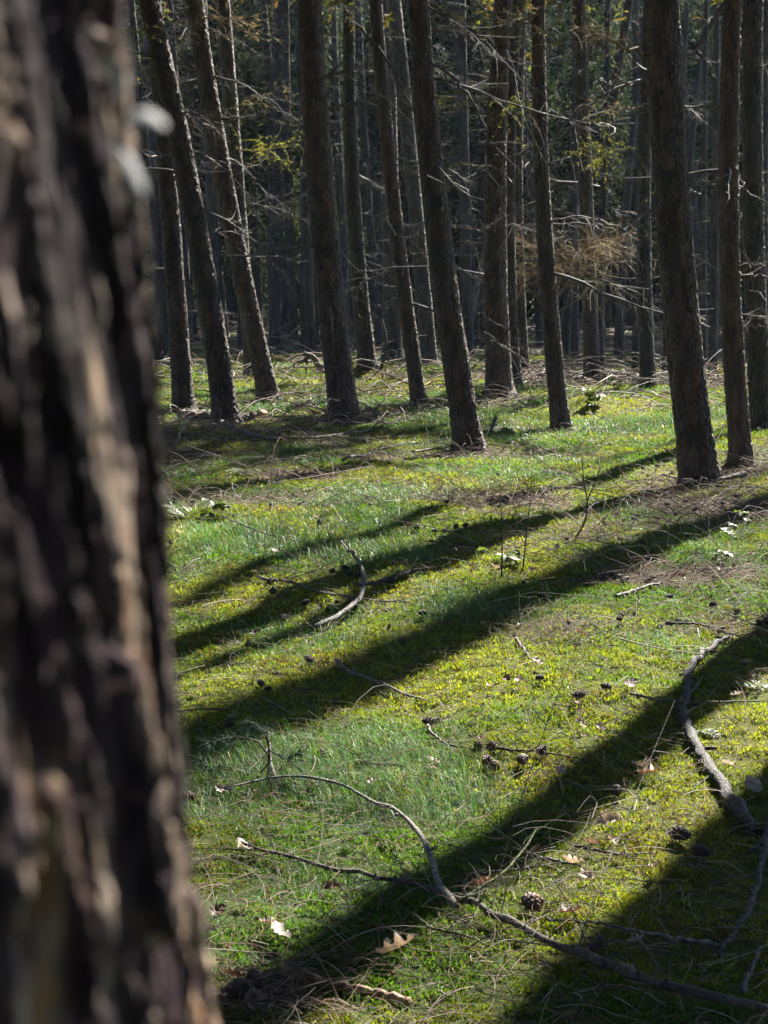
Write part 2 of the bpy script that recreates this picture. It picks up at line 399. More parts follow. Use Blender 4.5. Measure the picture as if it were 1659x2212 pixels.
def make_litter():
    mb = MB()
    def batch(n, d0, d1, L0, r0, dens, cols, arch=.3, half=.33):
        x, y = scatter(n, d0, d1, half)
        lit, gr, ye = cover(x, y)
        k = RNG.random(n) < dens(lit, np.hypot(x, y)); x, y = x[k], y[k]; n = len(x)
        d = np.hypot(x, y)
        L = L0 * RNG.lognormal(0, .5, n) * (d / 5) ** .25; r = r0 * RNG.uniform(.6, 1.5, n) * np.maximum(1, d / 7) ** .75
        a = RNG.uniform(0, 2 * math.pi, n); k = RNG.normal(0, .9, n)
        m = 5; t = np.linspace(-.5, .5, m)
        aa = a[:, None] + k[:, None] * t[None]
        st = np.stack([np.cos(aa), np.sin(aa)], -1) * (L / (m - 1))[:, None, None]
        xy = np.cumsum(st, 1) + np.stack([x, y], 1)[:, None]
        tilt = RNG.normal(0, .16, n)
        z = gz(xy[..., 0], xy[..., 1]) + .016 + r[:, None] + (L * arch * RNG.random(n) * .5)[:, None] * np.sin((t + .5) * math.pi)[None] + np.abs(tilt * L)[:, None] * (t + .5)[None]
        P = np.concatenate([xy, z[..., None]], -1)
        R = r[:, None] * np.linspace(1, .45, m)[None]
        c = np.array(cols)[RNG.integers(0, len(cols), n)] * RNG.uniform(.6, 1.4, n)[:, None]
        mb.tubes(P, R, 3, c)
    wood = [(.20, .16, .12), (.13, .09, .065), (.08, .055, .04), (.26, .22, .17), (.17, .10, .06)]
    batch(60000, 2.3, 26, .09, .0010, lambda l, d: .20 + .80 * l, wood + [(.15, .085, .05), (.12, .065, .04)])
    batch(4200, 2.6, 30, .14, .0012, lambda l, d: .30 + .6 * l, wood + [(.06, .042, .03)] * 4, .25)
    batch(420, 4, 26, .34, .0030, lambda l, d: .15 + .8 * l, wood, .1)
    batch(16000, 4.5, 32, .26, .0018, lambda l, d: l ** 1.5, wood + [(.05, .034, .025)] * 4 + [(.13, .07, .045)] * 2, .6)
    batch(2600, 2.8, 14, .15, .0012, lambda l, d: .5 + 0 * l, [(.045, .032, .024), (.06, .042, .03), (.09, .065, .045)], .3)
    batch(11000, 18, 95, .45, .0034, lambda l, d: .15 + .85 * l, wood, .35)
    me = mb.mesh('twig_litter')
    tag(link('twig_litter', me, M_TWIG), 'loose dry twigs and needle litter strewn over moss', 'twigs', kind='stuff')
make_litter()

# ------------------------------------------------------------------ branches
def curve_branch(rng, L, r, seg=9, sag=.25, wander=.25, tipup=.1):
    """a branch along local +X that sags and wanders"""
    t = np.linspace(0, 1, seg)
    ang = np.cumsum(rng.normal(0, wander / seg * 2, seg)); va = np.cumsum(rng.normal(0, wander / seg, seg))
    st = L / (seg - 1)
    dx = np.cos(ang) * st; dy = np.sin(ang) * st
    x = np.concatenate([[0], np.cumsum(dx[:-1])]); y = np.concatenate([[0], np.cumsum(dy[:-1])])
    z = -sag * L * t ** 1.7 + tipup * L * t ** 4 + va * L * .15
    return np.stack([x, y, z], 1), r * (1 - .82 * t)

def add_twigs(mb, P, R, rng, n, Lr, r, col=None, droop=.3, depth=1, sides=3, flat=.5, seg=5):
    """side twigs along a branch, batched"""
    if n <= 0: return
    t = rng.uniform(.12, .98, n) * (len(P) - 1)
    i = np.clip(t.astype(int), 0, len(P) - 2); f = (t - i)[:, None]
    o = P[i] * (1 - f) + P[i + 1] * f
    tg = P[i + 1] - P[i]; tg /= np.linalg.norm(tg, axis=1, keepdims=True) + 1e-9
    side = np.cross(tg, np.array([0, 0, 1.])); side /= np.linalg.norm(side, axis=1, keepdims=True) + 1e-9
    sgn = rng.choice([-1, 1], n)[:, None]
    dirn = tg * rng.uniform(.3, 1., n)[:, None] + side * sgn * rng.uniform(.5, 1.1, n)[:, None] + np.array([0, 0, 1.]) * rng.normal(0, flat, n)[:, None]
    dirn /= np.linalg.norm(dirn, axis=1, keepdims=True)
    L = Lr * rng.lognormal(0, .5, n)
    s = np.linspace(0, 1, seg)
    bend = rng.normal(0, .35, (n, 3)); 
    Q = o[:, None] + dirn[:, None] * (L[:, None] * s[None])[..., None] + bend[:, None] * (L[:, None] * s[None] ** 2)[..., None]
    Q[..., 2] -= droop * L[:, None] * s[None] ** 1.8
    RR = r * rng.uniform(.6, 1.2, n)[:, None] * (1 - .7 * s)[None]
    mb.tubes(Q, RR, sides, col)
    return Q

def dead_branch_mesh(seed, L, r, tw, twL, rtw, sag=.3):
    rng = np.random.default_rng(seed)
    mb = MB()
    P, R = curve_branch(rng, L, r, 10, sag * rng.uniform(.4, 1.3), .5, rng.uniform(0, .25))
    mb.tube(P, R, 5)
    Q = add_twigs(mb, P, R, rng, tw, twL, rtw, None, rng.uniform(0, .5))
    if Q is not None:
        for q in Q[::2]:
            add_twigs(mb, q, None, rng, 3, twL * .4, rtw * .7, None, .3)
    return mb.mesh('dead_branch')

DEADB = []
for k in range(12):
    me = dead_branch_mesh(100 + k, 1.0 + .25 * (k % 5), .012 + .004 * (k % 3), 10 + 6 * (k % 4), .30, .0045, .15 + .12 * (k % 4))
    me.materials.append((M_DEAD, M_DEADDARK, M_DEAD, M_DEADDARK)[k % 4]); DEADB.append(me)

def tufts(mb, Q, rng, n, size, cols, width=.35, droop=.5):
    """needle tufts: small leaf faces along twigs Q (T,seg,3)"""
    T, sg, _ = Q.shape
    ti = rng.integers(0, T, n); tt = rng.uniform(.15, 1, n) * (sg - 1)
    i = np.clip(tt.astype(int), 0, sg - 2); f = (tt - i)[:, None]
    o = Q[ti, i] * (1 - f) + Q[ti, i + 1] * f
    d = rng.normal(0, 1, (n, 3)); d[:, 2] = d[:, 2] * .6 - droop; d /= np.linalg.norm(d, axis=1, keepdims=True)
    s = rng.normal(0, 1, (n, 3)); s -= d * (s * d).sum(1, keepdims=True); s /= np.linalg.norm(s, axis=1, keepdims=True)
    L = size * rng.uniform(.5, 1.5, n)[:, None]; w = L * width * .5
    V = np.stack([o, o + d * L * .5 + s * w, o + d * L, o + d * L * .5 - s * w], 1).reshape(-1, 3)
    fc = np.arange(n)[:, None] * 4 + np.arange(4)
    c = np.array(cols)[rng.integers(0, len(cols), n)] * rng.uniform(.6, 1.4, n)[:, None]
    mb.add(V, [fc], np.repeat(c, 4, 0))

WOODC = [(.16, .13, .10), (.10, .075, .055), (.24, .20, .16), (.20, .13, .08), (.17, .17, .09)]
LARCHC = [(.13, .15, .03), (.20, .17, .05), (.09, .12, .03), (.22, .15, .06), (.16, .10, .05)]
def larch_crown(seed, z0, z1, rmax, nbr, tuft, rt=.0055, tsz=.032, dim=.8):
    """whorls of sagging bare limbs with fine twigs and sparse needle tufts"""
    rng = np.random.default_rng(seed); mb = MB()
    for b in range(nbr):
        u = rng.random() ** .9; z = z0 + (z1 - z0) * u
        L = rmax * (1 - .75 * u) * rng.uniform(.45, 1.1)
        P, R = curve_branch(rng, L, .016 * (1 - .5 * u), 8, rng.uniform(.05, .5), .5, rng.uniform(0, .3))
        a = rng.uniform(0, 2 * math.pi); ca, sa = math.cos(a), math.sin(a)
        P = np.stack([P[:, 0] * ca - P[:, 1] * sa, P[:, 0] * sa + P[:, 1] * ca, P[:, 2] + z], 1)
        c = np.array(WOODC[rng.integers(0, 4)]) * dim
        mb.tube(P, R, 4, c, False)
        nt = int(rng.integers(9, 20))
        Q = add_twigs(mb, P, R, rng, nt, .32, rt * .6, np.array(WOODC)[rng.integers(0, 5, nt)] * dim, .5)
        if tuft: tufts(mb, Q, rng, int(tuft * rng.uniform(.3, 1.6)), tsz, LARCHC, .3)
    return mb.mesh('larch_crown', False)

SPRUCEC = [(.020, .040, .022), (.032, .056, .030), (.045, .070, .032), (.020, .034, .026), (.070, .09, .045)]
def spruce_crown(seed, z0, z1, rmax, nbr, leaf):
    rng = np.random.default_rng(seed); mb = MB()
    for b in range(nbr):
        u = (b + rng.random()) / nbr; z = z0 + (z1 - z0) * u
        L = rmax * (1 - .8 * u) * rng.uniform(.55, 1.15)
        P, R = curve_branch(rng, L, .018 * (1 - .6 * u), 7, rng.uniform(.15, .45), .35, rng.uniform(.05, .3))
        a = rng.uniform(0, 2 * math.pi); ca, sa = math.cos(a), math.sin(a)
        P = np.stack([P[:, 0] * ca - P[:, 1] * sa, P[:, 0] * sa + P[:, 1] * ca, P[:, 2] + z], 1)
        mb.tube(P, R, 3, (.07, .05, .04), False)
        Q = add_twigs(mb, P, R, rng, 14, .38, .006, (.08, .06, .045), .8)
        tufts(mb, Q, rng, int(leaf * (.4 + L / rmax)), .22, SPRUCEC, .26, .9)
    return mb.mesh('spruce_crown', False)

LARCHCROWN = [larch_crown(300 + k, 0, 1 + 13, 1.9, 62, 130) for k in range(4)]
DENSE_SHADE = [larch_crown(390 + k, 0, 14, 2.9, 120, 260, tsz=.13) for k in range(3)]  # crowns above the frame, thickened to keep out skylight
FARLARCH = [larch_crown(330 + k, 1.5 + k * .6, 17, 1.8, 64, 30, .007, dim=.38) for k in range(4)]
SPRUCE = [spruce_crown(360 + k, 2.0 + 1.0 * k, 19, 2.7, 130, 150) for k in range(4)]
for me in LARCHCROWN + FARLARCH + SPRUCE + DENSE_SHADE: me.materials.append(M_NEEDLE)

# ------------------------------------------------------------------ trunks
def trunk_mesh(path, rad, detail, amp, seed, cw=.034, ch=.10, flare=.35, flh=.14, coarse_above=None, segs=None):
    """path: (n,3) centre line rising; rad (n,). Bark plates with deep fissures are real relief."""
    P = np.asarray(path, float)
    d = np.concatenate([[0], np.cumsum(np.linalg.norm(np.diff(P, axis=0), axis=1))])
    top = d[-1]; fine = top if coarse_above is None else coarse_above
    s = np.concatenate([np.arange(0, fine, detail), np.linspace(fine, top, 14)[(1 if fine < top else 0):]]) if fine < top else np.arange(0, top, detail)
    C = np.stack([np.interp(s, d, P[:, k]) for k in range(3)], 1); R = np.interp(s, d, rad)
    ns = segs or max(20, int(2 * math.pi * R[0] / detail))
    th = np.linspace(0, 2 * math.pi, ns, endpoint=False) + math.pi / 2
    S, TH = np.meshgrid(s, th, indexing='ij'); RR = R[:, None]
    uu = (TH - math.pi / 2) * R[min(len(R) - 1, 10)]
    wx = .5 * cw * (fbm(uu / cw * .9, S / ch * .9, seed + 3, 2) - .5) * 2
    wz = .6 * ch * (fbm(uu / cw * .6 + 9, S / ch * .6, seed + 4, 2) - .5) * 2
    d1, d2, idh = cells((uu + wx) / cw, (S + wz) / ch, seed)
    crack = smooth(.03, .30, d2 - d1)
    hgt = crack * (.55 + .45 * idh) + .25 * (fbm(uu / .012, S / .03, seed + 6, 2) - .5)
    lob = 1 + flare * np.exp(-np.maximum(S - .12, 0) / flh) * (1 + .45 * np.sin(TH * 5 + seed) * np.exp(-np.maximum(S - .12, 0) / flh))
    lump = 1 + .05 * (fbm(np.cos(TH) * 1.5 + 5, S / .5 + np.sin(TH), seed + 8, 2) - .5) * 2
    r = RR * lob * lump + amp * (hgt - .6)
    V = np.stack([C[:, None, 0] + r * np.cos(TH), C[:, None, 1] + r * np.sin(TH), np.broadcast_to(C[:, None, 2], r.shape)], -1).reshape(-1, 3)
    i = np.arange(len(s) - 1)[:, None] * ns; k = np.arange(ns)[None]; k2 = (k + 1) % ns
    q = np.stack([i + k, i + k2, i + ns + k2, i + ns + k], -1).reshape(-1, 4)
    return mesh_np('trunk', V, [q], None, detail < .02 or True)

def px_path(Y, pts, top_h, base_z, bury=.15):
    """centre line of a trunk at distance Y through display pixels (bottom to top), carried on above the frame to top_h"""
    Q = np.array([at(px, py, Y) for px, py in pts])
    z = Q[:, 2]; x = Q[:, 0]
    o = np.argsort(z); z, x = z[o], x[o]
    deg = 2 if len(z) > 2 else 1
    pc = np.polyfit(z, x, deg)
    zt = z[-1]
    zz = np.concatenate([[base_z - bury], np.linspace(base_z, zt, 24)])
    xx = np.polyval(pc, zz)
    sl = np.polyval(np.polyder(pc), zt)
    ups = np.linspace(zt, top_h, 10)[1:] if top_h > zt + .5 else np.array([])
    xu = xx[-1] + sl * (ups - zt) * (1 - .25 * (ups - zt) / max(1, top_h - zt))
    return np.stack([np.concatenate([xx, xu]), np.full(len(zz) + len(ups), Y), np.concatenate([zz, ups])], 1), zt

TREES = {}
def px_tree(key, pts, wb, wt, label, mat=None, amp=None, h=18., crown='larch', flare=.45, nbranch=5, group='larch trunks standing in the wood', cat='tree', name='larch_tree', low=.2, Yov=None, cw=.036):
    mat = mat or M_BARK
    g = gp(*pts[0]); Y = g[1] if Yov is None else Yov
    bz = float(gz(at(*pts[0], Y)[0], Y))
    path, zt = px_path(Y, pts, h, bz)
    rb = wb / 2 / F * Y; rt = wt / 2 / F * Y
    z = path[:, 2]
    rad = np.where(z <= zt, rb + (rt - rb) * np.clip((z - bz) / (zt - bz), 0, 1), rt * np.clip((h - z) / (h - zt + .1), .12, 1))
    root = empty(name, (path[1][0], Y, bz))
    off = path - np.array([path[1][0], Y, bz])
    det = max(.009, Y * .00085)
    seed = int((pts[0][0] * 31 + pts[0][1] * 17) % 9999)
    me = trunk_mesh(off, rad, det, amp if amp is not None else min(.016, .085 * rb + .003), seed, cw=max(cw, det * 2.4), ch=max(.085, det * 4.5), flare=flare, coarse_above=(zt - bz) + .6)
    link('trunk', me, mat, root)
    tag(root, label, cat, group)
    rng = np.random.default_rng(seed)
    def on_trunk(zrel):
        return np.array([np.interp(zrel, off[:, 2], off[:, 0]), 0, zrel]), float(np.interp(zrel, off[:, 2], rad))
    if crown:
        zc = max(zt - bz + .3, 4.8)
        free = crown == 'larch' and (path[1][0] + .25 * Y < 5.1 or key in ('T14', 'T15'))  # dense unseen crowns cut skylight; the two keyed ones shade the ground
        if free: zc = max(zc, 6.2)
        lst = DENSE_SHADE if free else {'larch': LARCHCROWN, 'spruce': SPRUCE, 'far': FARLARCH}[crown]
        c = link('crown', lst[seed % len(lst)], None, root)
        p, _ = on_trunk(min(zc, h - 3)); c.location = p
        s = (h - zc) / 13.; c.scale = (min(1.1, .6 + s * .5),) * 2 + (s,); c.rotation_euler = (0, 0, rng.uniform(0, 6))
    for k in range(nbranch):
        zr = rng.uniform(low, 1) * (zt - bz); p, r = on_trunk(zr)
        a = rng.uniform(0, 2 * math.pi)
        b = link('dead_branch', DEADB[int(rng.integers(0, len(DEADB)))], None, root)
        b.location = p + np.array([math.cos(a), math.sin(a), 0]) * r * .85
        b.rotation_euler = (rng.uniform(-.4, .4), rng.uniform(-.35, .3), a)
        sc = rng.uniform(.45, 1.3); b.scale = (sc, sc, sc * rng.uniform(.6, 1.3))
    TREES[key] = (root, Y, (path[1][0], Y, bz))
    return root

G = 'larch trunks standing in the wood'
px_tree('T1', [(398, 890), (372, 530), (345, 180)], 46, 36, 'dark upright larch trunk half hidden beside the blurred pine, standing left of a leaning trunk', nbranch=5)
px_tree('T2', [(490, 918), (425, 480), (370, 240), (322, 0)], 55, 42, 'leaning reddish larch trunk with a broken branch lying at its foot', nbranch=6)
px_tree('T3', [(583, 865), (500, 480), (457, 240), (420, 0)], 45, 38, 'most strongly leaning slim larch trunk, with a sunlit right edge', nbranch=6)
px_tree('T4', [(545, 814), (515, 439), (481, 0)], 32, 30, 'dark larch trunk standing behind the most strongly leaning trunk', nbranch=6, mat=M_BARKGREY)
px_tree('T5', [(745, 903), (700, 490), (668, 0)], 64, 51, 'stout larch trunk in open grass with a rim of sunlight, left of centre', nbranch=5)
px_tree('T6', [(794, 795), (764, 439), (753, 0)], 40, 22, 'larch trunk standing just behind a yellow moss hump', nbranch=6, mat=M_BARKGREY)
px_tree('T7', [(848, 779), (843, 439), (836, 0)], 42, 30, 'upright grey brown larch trunk with a flared foot behind two slimmer trunks', nbranch=5, mat=M_BARKGREY, flare=.5)
px_tree('T8', [(907, 874), (850, 439), (811, 0)], 35, 27, 'slim leaning larch trunk with its foot in a round patch of dark grass', nbranch=6)
px_tree('T36', [(930, 793), (896, 439), (850, 0)], 33, 31, 'leaning larch trunk directly behind the slim one, with a dark shaded face', nbranch=5, mat=M_BARKGREY)
px_tree('T9', [(1016, 976), (940, 439), (903, 0)], 62, 45, 'leaning larch trunk in the centre beside a mossy stump with white dead twigs', nbranch=5)
px_tree('T10', [(1080, 862), (1070, 439), (1087, 0)], 56, 37, 'straight thick larch trunk with a wide pale green flared foot', nbranch=4, flare=.65)
px_tree('T11', [(1113, 840), (1099, 439), (1119, 0)], 30, 24, 'slim larch trunk touching the back of the wide footed trunk', nbranch=5, mat=M_BARKGREY)
px_tree('T12', [(1131, 812), (1117, 439), (1128, 0)], 28, 22, 'far larch trunk behind the slim one that touches the wide footed trunk', nbranch=5, mat=M_BARKGREY)
px_tree('T13', [(1213, 932), (1173, 439), (1163, 0)], 41, 27, 'slim lichen green larch trunk standing alone in front of a rusty twig mass', nbranch=4)
px_tree('T14', [(1280, 830), (1266, 439), (1250, 0)], 35, 27, 'straight larch trunk that carries the rusty brown twig mass', nbranch=4, mat=M_BARKGREY)
px_tree('T15', [(1400, 838), (1391, 439), (1404, 0)], 33, 25, 'straight smooth larch trunk at the end of a fallen log', nbranch=4, mat=M_BARKGREY)
px_tree('T16', [(1513, 1050), (1453, 439), (1430, 0)], 80, 70, 'thickest reddish larch trunk with deeply furrowed bark and a stick at its foot', nbranch=3, amp=.017)
px_tree('T17', [(1603, 1004), (1574, 439), (1583, 0)], 48, 37, 'reddish larch trunk just right of the thickest trunk, with hanging white twigs', nbranch=4)
px_tree('T18', [(1645, 929), (1627, 439), (1627, 0)], 46, 41, 'dark larch trunk at the far right edge of the photo', nbranch=4, mat=M_BARKGREY)
# smaller trunks further in
FG = 'thin trunks deeper in the wood'
far = [
 ('T19', [(1217, 790), (1229, 610), (1250, 0)], 21, 16, 'thin dark trunk leaning right, between the lone slim larch and the rusty twig mass'),
 ('T20', [(1241, 775), (1241, 439), (1243, 100)], 19, 15, 'thin upright brown trunk just left of the larch carrying the rusty twigs'),
 ('T21', [(1335, 784), (1354, 439), (1400, 0)], 21, 13, 'thin brown trunk leaning right between two straight larches near the fallen log'),
 ('T22', [(1300, 812), (1303, 439), (1360, 0)], 16, 18, 'thin trunk with a bright mossy foot close behind the rusty twig larch'),
 ('T23', [(1372, 808), (1376, 600), (1385, 439)], 16, 10, 'thin blackened trunk by the fallen log, left of the smooth straight larch'),
 ('T24', [(1437, 805), (1447, 439), (1450, 200)], 15, 12, 'thin dark trunk close to the left side of the thickest larch'),
 ('T25', [(1540, 812), (1545, 439), (1549, 0)], 20, 13, 'thin trunk in the gap between the thickest larch and the one at its right'),
 ('T26', [(1478, 770), (1490, 381), (1530, 0)], 14, 11, 'thin crooked dark trunk behind the thickest larch leaning right near the top'),
 ('T27', [(1522, 800), (1521, 439), (1526, 0)], 12, 10, 'black pole thin trunk with no lean right of the thickest larch'),
 ('T28', [(520, 758), (512, 439), (500, 100)], 13, 10, 'thin dark pole between two leaning larches on the left'),
 ('T29', [(590, 755), (585, 439), (600, 0)], 15, 13, 'thin far trunk with forked pale stick at its foot'),
 ('T30', [(605, 731), (600, 439), (575, 60)], 16, 12, 'thin dark far trunk close right of the forked pale stick'),
 ('T31', [(659, 757), (657, 439), (650, 0)], 18, 14, 'straight thin trunk with a bright white sunlit edge beside the stout larch'),
 ('T32', [(684, 748), (680, 439), (676, 0)], 12, 10, 'thin dark trunk squeezed between the white edged trunk and the stout larch'),
 ('T33', [(482, 748), (462, 439), (440, 0)], 18, 14, 'thin far trunk showing between the two leaning reddish larches'),
 ('T34', [(613, 700), (620, 439), (628, 0)], 12, 9, 'thinnest black pole far back left of the stout larch'),
 ('T35', [(822, 758), (796, 439), (772, 0)], 19, 15, 'thin leaning trunk with sunlit edge just right of the moss hump larch'),
 ('T37', [(1009, 755), (1003, 439), (985, 0)], 16, 12, 'thin upright trunk behind the leaning centre larch, left of the straight thick one'),
 ('T40', [(763, 717), (737, 470), (712, 0)], 14, 11, 'thin far trunk with a sunlit edge immediately right of the stout larch'),
 ('T41', [(356, 752), (340, 439), (315, 0)], 26, 20, 'dim trunk partly covered by the edge of the blurred pine'),
 ('T42', [(420, 741), (402, 600), (380, 400)], 21, 16, 'thin leaning trunk between the dark upright larch and the leaning one beside it'),
 ('T43', [(1648, 800), (1652, 439), (1655, 0)], 14, 12, 'thin trunk behind the dark larch at the far right edge'),
 ('T44', [(1462, 776), (1466, 500), (1480, 100)], 13, 10, 'thin grey pole hidden partly by the thickest larch near its middle'),
]
for key, pts, wb, wt, lab in far:
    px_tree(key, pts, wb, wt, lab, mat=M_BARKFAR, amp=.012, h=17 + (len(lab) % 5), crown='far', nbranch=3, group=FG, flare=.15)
r = px_tree('T38', [(1007, 755), (1023, 660), (1046, 552)], 16, 13, 'birch with pale blotched bark leaning right behind the straight thick larch', mat=M_BIRCH, amp=.006, h=12, crown='far', nbranch=0, group=None, name='birch_tree', cat='tree', flare=.1)

# ---- specific branches read off the photo, each a part of its tree
def px_branch(key, pts, r0, mat, twigs=6, twL=.3, rt=.003, dy=0., name='dead_branch', label=None, tuft=0, cols=None, droop=.2, mat2=None, sub=0, taper=.8):
    root, Y, base = TREES[key]
    P = np.array([at(px, py, Y) for px, py in pts]) - np.array(base)
    n = len(P); P = resample(P, 14)
    P[:, 1] += np.linspace(0, 1, 14) * dy
    rng = np.random.default_rng(int(pts[0][0] * 7 + pts[-1][1]))
    P[1:-1] += rng.normal(0, .012, (12, 3))
    mb = MB(); R = r0 * (1 - taper * np.linspace(0, 1, 14))
    c = cols[0] if cols else None
    mb.tube(P, R, 5, c)
    Q = add_twigs(mb, P, R, rng, twigs, twL, rt, (np.array(cols)[rng.integers(0, len(cols), twigs)] if cols else None), droop)
    if sub and Q is not None:
        for q in Q: 
            Q2 = add_twigs(mb, q, None, rng, sub, twL * .5, rt * .8, (np.array(cols)[rng.integers(0, len(cols), sub)] if cols else None), droop)
            if tuft: tufts(mb, Q2, rng, int(tuft * 1.8), .036 * min(1, Y / 22), cols[1:], .22, .3)
    elif tuft and Q is not None:
        tufts(mb, Q, rng, tuft * twigs, .06, cols[1:], .35, .5)
    o = link(name, mb.mesh(name), mat, root)
    if label: o['label'] = label
px_branch('T9', [(926, 140), (960, 148), (1000, 195), (1030, 250), (1058, 330)], .022, M_DEADDARK, 9, .35, dy=-.4, label='thick dark sagging branch')
px_branch('T9', [(922, 340), (955, 368), (985, 382), (1012, 402)], .014, M_DEAD, 5, .3, dy=-.3)
px_branch('T9', [(945, 390), (975, 395), (1008, 408), (1025, 520)], .010, M_DEAD, 5, .2, dy=-.3)
px_branch('T9', [(950, 356), (1010, 353), (1050, 354)], .016, M_MOSSWOOD, 6, .2, dy=.3, label='branch wrapped in yellow moss')
px_branch('T9', [(932, 440), (922, 470), (910, 500), (895, 560)], .008, M_DEAD, 2, .2, dy=-.5)
px_branch('T9', [(938, 412), (945, 380), (951, 400), (955, 470)], .010, M_DEAD, 1, .1, dy=-.3)
px_branch('T10', [(1048, 611), (1018, 597), (981, 573), (955, 556)], .017, M_FLAKE, 2, .2, dy=-.4, label='bleached white branch catching the sun')
px_branch('T10', [(1052, 512), (1021, 516), (994, 534), (975, 560)], .012, M_DEAD, 6, .25, dy=-.4)
px_branch('T10', [(1052, 545), (1020, 552), (985, 545)], .009, M_DEAD, 6, .25, dy=-.4)
px_branch('T10', [(1090, 513), (1110, 501), (1135, 497), (1160, 499)], .011, M_DEAD, 3, .25, dy=-.5)
px_branch('T10', [(1085, 500), (1095, 484), (1115, 490), (1150, 502)], .010, M_FLAKE, 2, .2, dy=-.5)
px_branch('T8', [(768, 54), (803, 92), (842, 138), (862, 185), (888, 250)], .024, M_DEADDARK, 4, .3, dy=-.5, taper=.4)
px_branch('T3', [(450, 163), (506, 176), (559, 206), (602, 237), (662, 286)], .020, M_LICHEN, 14, .4, dy=-.8, label='long pale lichened branch arching down')
px_branch('T3', [(468, 255), (519, 261), (588, 255)], .022, M_DEADDARK, 8, .35, dy=-.6)
px_branch('T2', [(375, 45), (397, 33), (433, 29)], .016, M_DEAD, 8, .3, dy=-.6)
GREENC = [(.16, .15, .05), (.26, .27, .05), (.20, .23, .05), (.30, .26, .08)]
RUSTC = [(.19, .14, .09), (.34, .25, .15), (.26, .175, .10), (.46, .37, .24), (.33, .27, .19)]
TANC = [(.17, .14, .10), (.30, .25, .16), (.24, .22, .10), (.20, .15, .10)]
px_branch('T4', [(505, 322), (545, 328), (588, 330), (645, 322)], .016, M_NEEDLE, 18, .4, dy=-1., name='green_spray', tuft=26, cols=GREENC, sub=3, label='spray of fresh yellow green larch needles')
px_branch('T4', [(500, 235), (540, 222), (590, 215)], .014, M_NEEDLE, 14, .4, dy=-.8, name='dry_spray', tuft=10, cols=TANC, sub=3)
px_branch('T3', [(430, 40), (480, 48), (540, 60)], .014, M_NEEDLE, 14, .4, dy=-.8, name='dry_spray', tuft=10, cols=RUSTC, sub=3)
px_branch('T2', [(330, 60), (310, 75), (290, 90)], .014, M_NEEDLE, 14, .4, dy=-.4, name='dry_spray', tuft=10, cols=GREENC, sub=3)
for pts, dy, tw in (([(1268, 535), (1215, 545), (1160, 555), (1105, 560)], -1.2, 26), ([(1268, 560), (1220, 575), (1165, 585), (1110, 600)], -.6, 24),
                ([(1275, 565), (1230, 560), (1180, 535), (1130, 520)], .5, 16), ([(1268, 560), (1290, 560), (1310, 545), (1318, 575)], -1.2, 16), ([(1268, 545), (1290, 535), (1300, 528), (1330, 540)], -.6, 16),
                ([(1268, 585), (1230, 592), (1200, 590)], -1.6, 20), ([(1268, 575), (1245, 560), (1225, 540)], -1.9, 22)):
    px_branch('T14', pts, .015, M_NEEDLE, int(tw * 1.1), .55, rt=.0048, dy=dy, name='rusty_spray', tuft=2, cols=RUSTC, sub=5, droop=.1, label='rusty brown mass of dead larch twigs')
px_branch('T14', [(1200, 573), (1243, 597), (1295, 610), (1350, 623)], .014, M_MOSSWOOD, 8, .3, dy=-.8, label='branch with pale green lichen')
px_branch('T13', [(1188, 479), (1230, 470), (1274, 473), (1335, 494), (1372, 525)], .012, M_DEAD, 14, .35, dy=-.4)
px_branch('T13', [(1188, 482), (1240, 484), (1300, 488), (1350, 510)], .009, M_DEAD, 8, .3, dy=-.3)
px_branch('T16', [(1400, 117), (1343, 106), (1275, 86), (1207, 78)], .014, M_NEEDLE, 30, .24, rt=.0022, dy=-.5, name='rusty_spray', tuft=3, cols=RUSTC, sub=3, label='drooping branch with rusty twigs')
px_branch('T15', [(1383, 321), (1350, 324), (1316, 332), (1272, 345)], .016, M_NEEDLE, 18, .4, dy=-.6, name='green_spray', tuft=22, cols=GREENC, sub=3)
px_branch('T15', [(1383, 235), (1350, 238), (1310, 240)], .014, M_NEEDLE, 14, .4, dy=-.6, name='dry_spray', tuft=18, cols=TANC, sub=3)
px_branch('T13', [(1155, 225), (1135, 222), (1105, 220)], .012, M_NEEDLE, 12, .28, dy=-.3, name='green_spray', tuft=18, cols=GREENC, sub=2)
px_branch('T13', [(1150, 50), (1125, 48), (1095, 52)], .012, M_NEEDLE, 12, .3, dy=-.3, name='dry_spray', tuft=18, cols=TANC, sub=2)
px_branch('T10', [(1060, 70), (1010, 50), (960, 40)], .014, M_NEEDLE, 16, .4, dy=-.5, name='dry_spray', tuft=18, cols=TANC, sub=3)
px_branch('T10', [(1060, 215), (1010, 222), (955, 222)], .016, M_NEEDLE, 16, .4, dy=-.5, name='green_spray', tuft=18, cols=GREENC, sub=3)
px_branch('T17', [(1590, 583), (1625, 575), (1680, 570)], .014, M_DEADDARK, 22, .25, dy=-.4)
px_branch('T17', [(1590, 590), (1630, 600), (1690, 595)], .012, M_DEAD, 18, .25, dy=-.2)
px_branch('T17', [(1578, 350), (1566, 380), (1545, 438)], .008, M_FLAKE, 2, .2, dy=-.5)
px_branch('T17', [(1580, 350), (1584, 380), (1590, 430)], .008, M_DEAD, 2, .2, dy=-.5)
px_branch('T17', [(1571, 5), (1535, 40), (1510, 75), (1488, 117), (1497, 140)], .034, M_DEADDARK, 6, .4, dy=-.4, taper=.5, label='thick black limb hanging down')
px_branch('T18', [(1620, 160), (1660, 140), (1700, 150)], .014, M_DEADDARK, 12, .3, dy=-.5)
px_branch('T5', [(650, 560), (610, 545), (560, 530)], .010, M_DEAD, 6, .25, dy=-.3)
px_branch('T6', [(770, 560), (790, 552), (820, 548)], .010, M_DEAD, 8, .3, dy=-.5)
